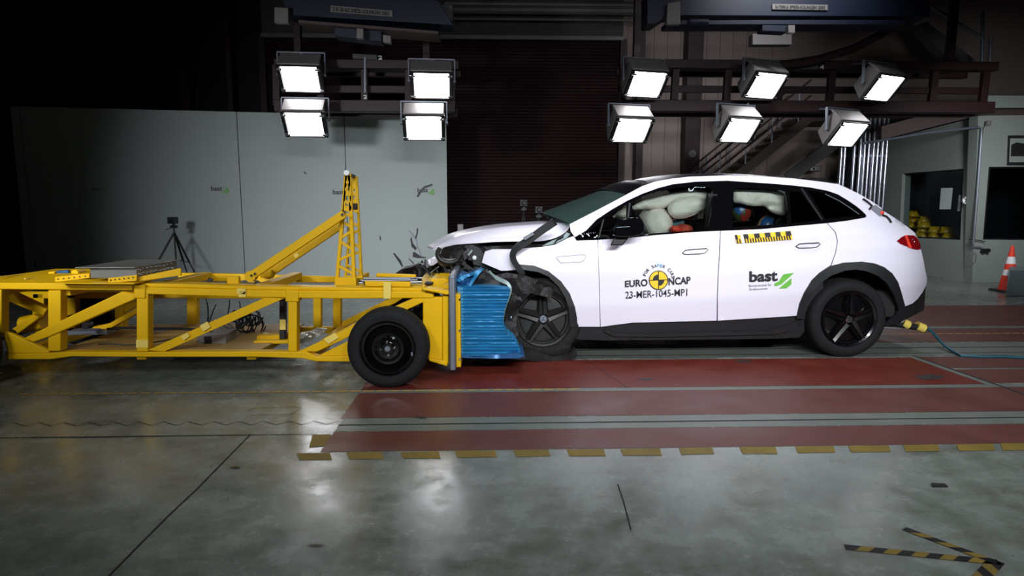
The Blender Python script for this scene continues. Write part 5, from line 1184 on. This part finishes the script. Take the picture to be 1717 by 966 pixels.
# steel face plate, yellow back frame
PXa = PY(753, 540, 5.04).x; PXb = PY(763.5, 540, 5.04).x; ztop = PY(760, 462, 5.04).z; zbot = PY(760, 622, 5.04).z
MB().bb((PXa, 5.04, zbot), (PXb, 6.5, ztop)).build('steel_face_plate', 'greymetal', tr, bevel=.012)
PXc = PY(772, 540, 5.12).x; o = MB().bb((PXb, 5.12, PY(768, 616, 5.12).z), (PXc, 6.4, PY(768, 494, 5.12).z)).build('barrier_mount', 'yellow', tr, bevel=.004)
m = MB()
for yy in (502, 554, 602): m.lathe(PY(771, yy, 5.115), [(0, .012), (.008, .012), (.010, 0)], 10)
m.build('bolt', 'chrome', tr)
MB().bar(PY(771, 498, 5.5), PY(771, 612, 5.5), .01).build('mount_edge', 'printgrey', tr) if False else None
# tie rods near the front and small stuff on top
m = MB(); m.tube([PY(610, 467, 5.35), PY(706, 467, 5.35)], .011, 10); m.tube([PY(606, 471, 5.25), PY(700, 469.5, 5.25)], .008, 10); m.build('tie_rod', 'greymetal', tr)
MB().tube([PY(689, 474, 5.3), PY(708, 474, 5.3)], .042, 16).build('chrome_cylinder', 'chrome', tr)
MB().tube([PY(603, 475, 5.3), PY(611, 474, 5.3)], .028, 14).build('chrome_cylinder', 'chrome', tr)
tb([(630.5, 458.5), (697, 461), (697, 466.5), (630.5, 464.5)], 'stop_block', 5.6, .06)
tb([(611, 471.5), (688, 473), (688, 481.5), (612, 480.5)], 'stop_block', 5.2, .05)
tb([(380, 463.5), (400, 463.5), (400, 481.5), (380, 481)], 'gusset', YN + .15, .05)
for P in ([(643, 473), (655.5, 473.5), (655, 501), (643, 500.5)], [(397, 484), (412, 484.4), (411, 493.5), (397, 493)], [(400, 487), (412, 487.5), (412, 498), (400, 498)]): tb(P, 'tape_patch', YN - .014, .01, 'tape', tr, 0)
for P in ([(335, 546), (347, 539.5), (353, 549), (341, 556)], [(303, 564), (314, 558), (318, 564), (308, 571)], [(228, 570), (248, 570), (248, 583), (228, 583)], [(542, 569), (561, 558), (568, 566), (551, 577)], [(490, 441), (496, 437), (500, 441), (494, 446)] if False else [(492, 428), (498, 424), (501, 429), (495, 433)]): tb(P, 'tape_patch', YN - .005, .01, 'tape', tr, 0)
for P in ([(349, 466), (357, 468), (349, 480), (346, 478)],): tb(P, 'cable_tie', 5.3, .02, 'printblack', tr, 0)
# braces seen inside, right of the middle post
tb([(468, 500), (478, 500), (478, 570), (468, 570)], 'hydraulic_post', YN + .4, .06, 'blackplastic')
tb([(469, 536), (479, 536), (479, 553), (469, 553)], 'tape_patch', YN + .39, .005, 'tape', tr, 0)
tb([(560, 560), (640, 520), (650, 525), (575, 568)], 'diagonal_brace', YN + .5, .07)
tb([(430, 563), (470, 562), (470, 575), (430, 575)], 'angle_bracket', YN + .5, .1)
tb([(150, 550), (190, 541), (190, 552), (152, 560)], 'angle_bracket', YN + .7, .1)
MB().tube([PY(40, 545, 5.7), PY(75, 538, 5.7)], .08, 14).build('brake_cylinder', 'yellow', tr)
MB().lathe(PY(145, 546, 5.5), [(0, .02), (.03, .02), (.035, -.05)], 14).build('knob', 'blackplastic', tr)
MB().bb((PY(110, 560, 5.6).x, 5.6, PY(110, 562, 5.6).z), (PY(180, 560, 5.6).x, 5.75, PY(110, 556, 5.6).z)).build('brace_bar', 'greymetal', tr, bevel=.004)
for (P, Y, sd) in (([(498, 566), (505, 558), (518, 556), (530, 562), (522, 572), (506, 577), (497, 573)], 5.5, 3), ([(512, 560), (530, 550), (548, 552), (540, 561), (522, 568)], 5.8, 8), ([(426, 566), (440, 558), (458, 562), (466, 572), (450, 578), (432, 574)], 5.7, 12)):
    crump(P, Y, .03, sd, .06, 11, 3, 'crumpled_foil', 'foil', tr)
tb([(425, 572), (485, 571), (485, 577), (425, 577)], 'angle_bracket', YN + .35, .07)
MB().bar(PY(382, 585, 5.3), PY(420, 566, 6.0), .05, .02).build('angle_bracket', 'ply', tr)
# cables on the deck
random.seed(4)
def loopc(x0, y0, rx, ry, Y, seed, n=16):
    r_ = random.Random(seed); return [PY(x0 + rx * math.cos(i * .9) * (1 - i * .03) + r_.uniform(-2, 2), y0 + ry * math.sin(i * .9) + r_.uniform(-1.5, 1.5), Y + .02 * i / n * 5) for i in range(n)]
for i in range(9): MB().tube(loopc(385 + i * 6, 545 - (i % 4) * 4, 22 - i, 10 + (i % 3) * 3, 5.7 + .03 * i, i), .006, 6).build('cable', 'blackcable', tr)
for i in range(3): MB().tube(loopc(418 + i * 3, 474 + i, 20, 5, 5.5, 40 + i), .005, 6).build('cable', 'greymetal', tr)
MB().tube([PY(x, y, 5.55) for x, y in smoothc([(180, 552), (215, 549), (250, 552), (300, 551), (330, 553), (370, 560)], 2)], .012, 7).build('cable', 'blackcable', tr)
MB().tube([PY(x, y, 5.3) for x, y in smoothc([(165, 577), (185, 576), (205, 579), (240, 577), (290, 569), (320, 561)], 2)], .006, 6).build('cable', 'blackcable', tr)
for P in ([(345, 500), (350, 520), (347, 545)], [(362, 511), (356, 525), (351, 540)], [(385, 503), (384, 520), (379, 535)], [(348, 508), (349, 530), (349, 542)], [(402, 505), (403, 517)]): MB().tube([PY(x, y, 5.9) for x, y in smoothc(P, 1)], .005, 6).build('cable', 'blackcable', tr)
MB().bb((PY(115, 611, 5.3).x, 5.4, .10), (PY(500, 611, 5.3).x, 6.2, .15)).build('belly_pan', 'dark', tr, bevel=.01) if False else None
# mast
ma = empty('mast', PY(580, 478, 5.5)) ; WL.pop(ma); bpy.data.objects.remove(ma)
def mast_side(Y, dx, dy, nm):
    g = lambda P: [(x, y) for x, y in P]
    if Y < 5.45:
        legs = [[(562, 466), (567.5, 466), (583, 292), (577, 290)], [(590, 466), (596, 466), (592, 380), (587.5, 290), (582, 290)], ]
        plate = [(561, 465), (596.6, 466), (597, 480.5), (561, 479.5)]
        rungs = [((578, 374), (590, 381)), ((570, 400), (589.5, 388)), ((570, 404.5), (591, 418)), ((568.5, 436), (592.5, 425)), ((568.5, 446), (594.5, 460)), ((575, 356), (589, 363)), ((575, 345), (589, 350))]
        top = [(574, 355), (579, 291), (587, 291), (589.5, 355)]; cut = [[(578, 349), (585.5, 345), (578, 339)], [(578, 334), (585, 338), (584, 328), (580, 329)], [(580, 317), (584.5, 322), (584, 317)], [(581, 310), (583.5, 312), (582, 307)]]
    else:
        legs = [[(577, 464), (581, 464), (591, 340), (588, 340)], [(603, 465), (607.5, 465), (599, 296), (596, 296)]]
        plate = [(576, 462), (608, 463), (608, 467), (576, 466)]
        rungs = [((592, 374), (601, 379)), ((590, 392), (602, 386)), ((586, 404), (602, 414)), ((583, 430), (604, 422)), ((580, 444), (606, 456))]
        top = [(588, 350), (590, 296), (597.5, 296), (600.5, 360)]; cut = [[(592, 335), (597, 331), (592, 327)], [(592, 320), (596, 324), (595, 316)]]
    for P in legs: tb(P, 'mast_leg', Y, .035, 'yellow', tr, .003)
    tb(plate, 'mast_foot', Y - .01, .05, 'yellow', tr, .003)
    for (a, b) in rungs: MB().bar(PY(*a, Y + .018), PY(*b, Y + .018), .03, .022).build('mast_rung', 'yellow', tr, bevel=.002)
    sheet(top, onY(Y), (0, .03, 0), holes=cut, step=8).build('mast_head_plate', 'yellow', tr, smooth=False)
mast_side(5.36, 0, 0, ''); mast_side(5.72, 0, 0, '')
MB().bar(PY(583, 292, 5.37), PY(594, 296, 5.74), .03, .02).build('mast_top_bar', 'blackplastic', tr)
MB().lathe(PY(581.5, 290, 5.34), [(0, .02), (.022, .02), (.024, -.01)], 16).build('mast_top_cap', 'printwhite', tr)
tb([(590, 341), (598, 341), (598, 352), (590, 352)], 'sensor_block', 5.45, .05, 'blackplastic')
for (Y, P, Q) in ((5.28, (424, 461), (577, 359)), (5.62, (453, 458), (573, 377))):
    MB().bar(PY(*P, Y), PY(*Q, Y), .055, .065, (0, 0, 1)).build('mast_brace', 'yellow', tr, bevel=.005)
    for c_ in ((P[0] - 2, P[1] + 1), (P[0] + 4, P[1] - 2), (Q[0] - 3, Q[1] + 1), (Q[0] + 2, Q[1] - 3)):
        MB().lathe(PY(*c_, Y - .035), [(0, .012), (.010, .012), (.013, 0), (.013, -.01)], 12).build('bolt', 'chrome', tr)
    MB().lathe(PY(P[0] - 3, P[1] + 2, Y + .0), [(0, .03), (.045, .03), (.045, -.04)], 18).build('brace_lug', 'yellow', tr)
tb([(436, 457), (455, 452), (455, 465), (436, 466)], 'brace_lug', 5.5, .05)
# wheels of the trolley
def steel_wheel(c, R0, rr_, w, par, name='wheel', flip=1):
    ax = Vector((0, -flip, 0)); m = MB()
    m.lathe(c, [(0, -.012), (.045, -.012), (.055, -.03), (.085, -.032), (.105, -.018), (.125, -.018), (.150, -.045), (.170, -.075), (.185, -.05), (.188, -.03), (.205, -.028), (.210, -.008), (rr_ - .004, -.006), (rr_, .0), (rr_, -.05)], 72, ax)
    wh = m.build(name, 'steelrim', par); WL[wh] = WL[par]
    m = MB().lathe(c, tyre_prof(R0, rr_, w), 96, ax)
    for p in m.v: p.z = max(p.z, .002)
    m.build('tyre', 'tyre', wh)
    MB().lathe(c, [(0, .0), (.02, .0), (.024, -.008), (.026, -.02)], 20, ax).build('hub_cap', 'greymetal', wh)
    for k_ in range(4):
        a = math.pi / 2 + k_ * math.pi / 2 + .1; MB().lathe(c + Vector((math.cos(a), 0, math.sin(a))) * .052, [(0, -.004), (.008, -.004), (.010, -.03)], 8, ax).build('lug_nut', 'chrome', wh)
    MB().box(c + ax * -.004 + Vector((.19, 0, -.04)), (.014, .012, .028)).build('balance_weight', 'greymetal', wh)
    return wh
wc_ = PY(649.5, 586, 4.82); wc_.z = .318
steel_wheel(wc_, .318, .212, .2, tr)
w2 = PY(-96, 586, 4.86); w2.z = .318; steel_wheel(w2, .318, .212, .2, tr)
for q_ in (wc_, w2): steel_wheel(Vector((q_.x, 2 * 5.76 - q_.y, q_.z)), .318, .212, .2, tr, flip=-1)
for q_ in (wc_, w2): MB().tube([(q_.x, q_.y + .05, q_.z), (q_.x, 2 * 5.76 - q_.y - .05, q_.z)], .035, 12).build('axle', 'blackplastic', tr)
# ---- boxes riding on the trolley
bx0 = PY(151, 455, 5.14).x; bx1 = PY(229, 455, 5.14).x; bz0 = PY(200, 466.5, 5.14).z; bz1 = PY(200, 448, 5.14).z
t = empty('recorder_box', ((bx0 + bx1) / 2, 5.45, bz0), 'flat grey metal recorder box with connectors on the rear of the trolley', 'box')
MB().bb((bx0, 5.14, bz0), (bx1, 5.80, bz1 - .004)).build('case', 'case', t, bevel=.004)
MB().bb((bx0 - .09, 5.10, bz1 - .004), (bx1 + .01, 5.86, bz1 + .004)).build('lid', 'case', t, bevel=.001)
m = MB(); random.seed(3)
for j in range(2):
    for i in range(9): m.lathe((bx1, 5.19 + i * .065, bz0 + .028 + j * .034 + random.uniform(-.004, .004)), [(0, .014), (.008, .014), (.009, 0)], 10, (1, 0, 0))
m.build('connector_row', 'chrome', t)
c = PY(330, 583, 5.45); d_ = PY(378, 560, 5.45)
t = empty('control_box', (c.x + .12, 5.5, c.z), 'grey control box with cables on the wooden trolley deck', 'box')
MB().bb((c.x, 5.45, c.z), (d_.x, 5.7, d_.z)).build('case', 'lampgrey', t, bevel=.006); MB().bb((c.x + .07, 5.44, c.z + .035), (c.x + .13, 5.452, c.z + .1)).build('display', 'lampblack', t, bevel=.002)
MB().ball((d_.x - .04, 5.42, c.z + .02), (.02, .02, .018), 12, 8).build('knob', 'blackplastic', t)
c = PY(265, 580, 5.75); t = tag(MB().bb((c.x, 5.75, c.z), (c.x + .09, 5.85, c.z + .08)).build('sensor_box', 'tape', bevel=.004), 'small pale yellow box on the deck behind the middle post', 'box')
c = PY(252, 562, 6.0); tag(MB().bb((c.x, 6.0, c.z - .05), (c.x + .14, 6.1, c.z + .06)).build('amplifier_box', 'case', bevel=.004), 'small grey box at the far side of the trolley deck', 'box')

# ---- barrier block
bar_ = empty('barrier_block', (PY(810, 540, 5.3).x, 5.7, .16), 'blue ribbed honeycomb barrier block crushed into the car', 'barrier')
def bf(x, y):
    t = (y - 480) / 118.; p = PY(x, y, 5.2)
    amp = .013 * math.sin(y * 2 * math.pi / 5.6 + .4 * noise.noise(Vector((x * .03, y * .02, 3)))) * min(1, max(0, (x - 772) / 10)) * min(1, max(.35, 1))
    bow = .05 * noise.noise(Vector((p.x * 3.1, p.z * 2.4, 0))) + .05 * sm((x - 830) / 45)
    return PY(x, y, 5.24 + amp + bow)
blk = [(767, 481), (800, 481), (830, 481.5), (848, 483), (856, 486), (853, 500), (846, 520), (843, 545), (850, 560), (862, 570), (870, 582), (873, 591), (860, 594), (820, 596.5), (790, 597), (771, 594.5), (769, 540)]
m = sheet(blk, bf, (0, .95, 0), step=1.9)
m.build('honeycomb_core', 'blue', bar_, ang=50)
def wrin(Y, a=.03): return lambda x, y: PY(x, y, Y + a * noise.noise(Vector((x * .09, y * .09, Y))))
sheet([(764, 486), (765, 466), (772, 459), (782, 462), (792, 458), (808, 452), (800, 462), (792, 472), (785, 481), (775, 482)], wrin(5.35, .06), (0, .3, 0), step=4).build('torn_flap', 'blueflap', bar_)
sheet([(765, 470), (775, 462), (790, 458), (804, 452), (812, 450), (803, 460), (795, 472), (788, 482), (784, 482), (790, 470), (796, 461), (782, 465), (770, 474)], wrin(5.3, .03), (0, .02, 0), step=4).build('torn_flap', 'blue', bar_)
sheet([(772, 594), (820, 596), (865, 592), (880, 597), (870, 601), (820, 601.5), (775, 600)], wrin(5.24, .02), (0, .6, 0), step=6).build('bottom_sheet', 'blueflap', bar_)
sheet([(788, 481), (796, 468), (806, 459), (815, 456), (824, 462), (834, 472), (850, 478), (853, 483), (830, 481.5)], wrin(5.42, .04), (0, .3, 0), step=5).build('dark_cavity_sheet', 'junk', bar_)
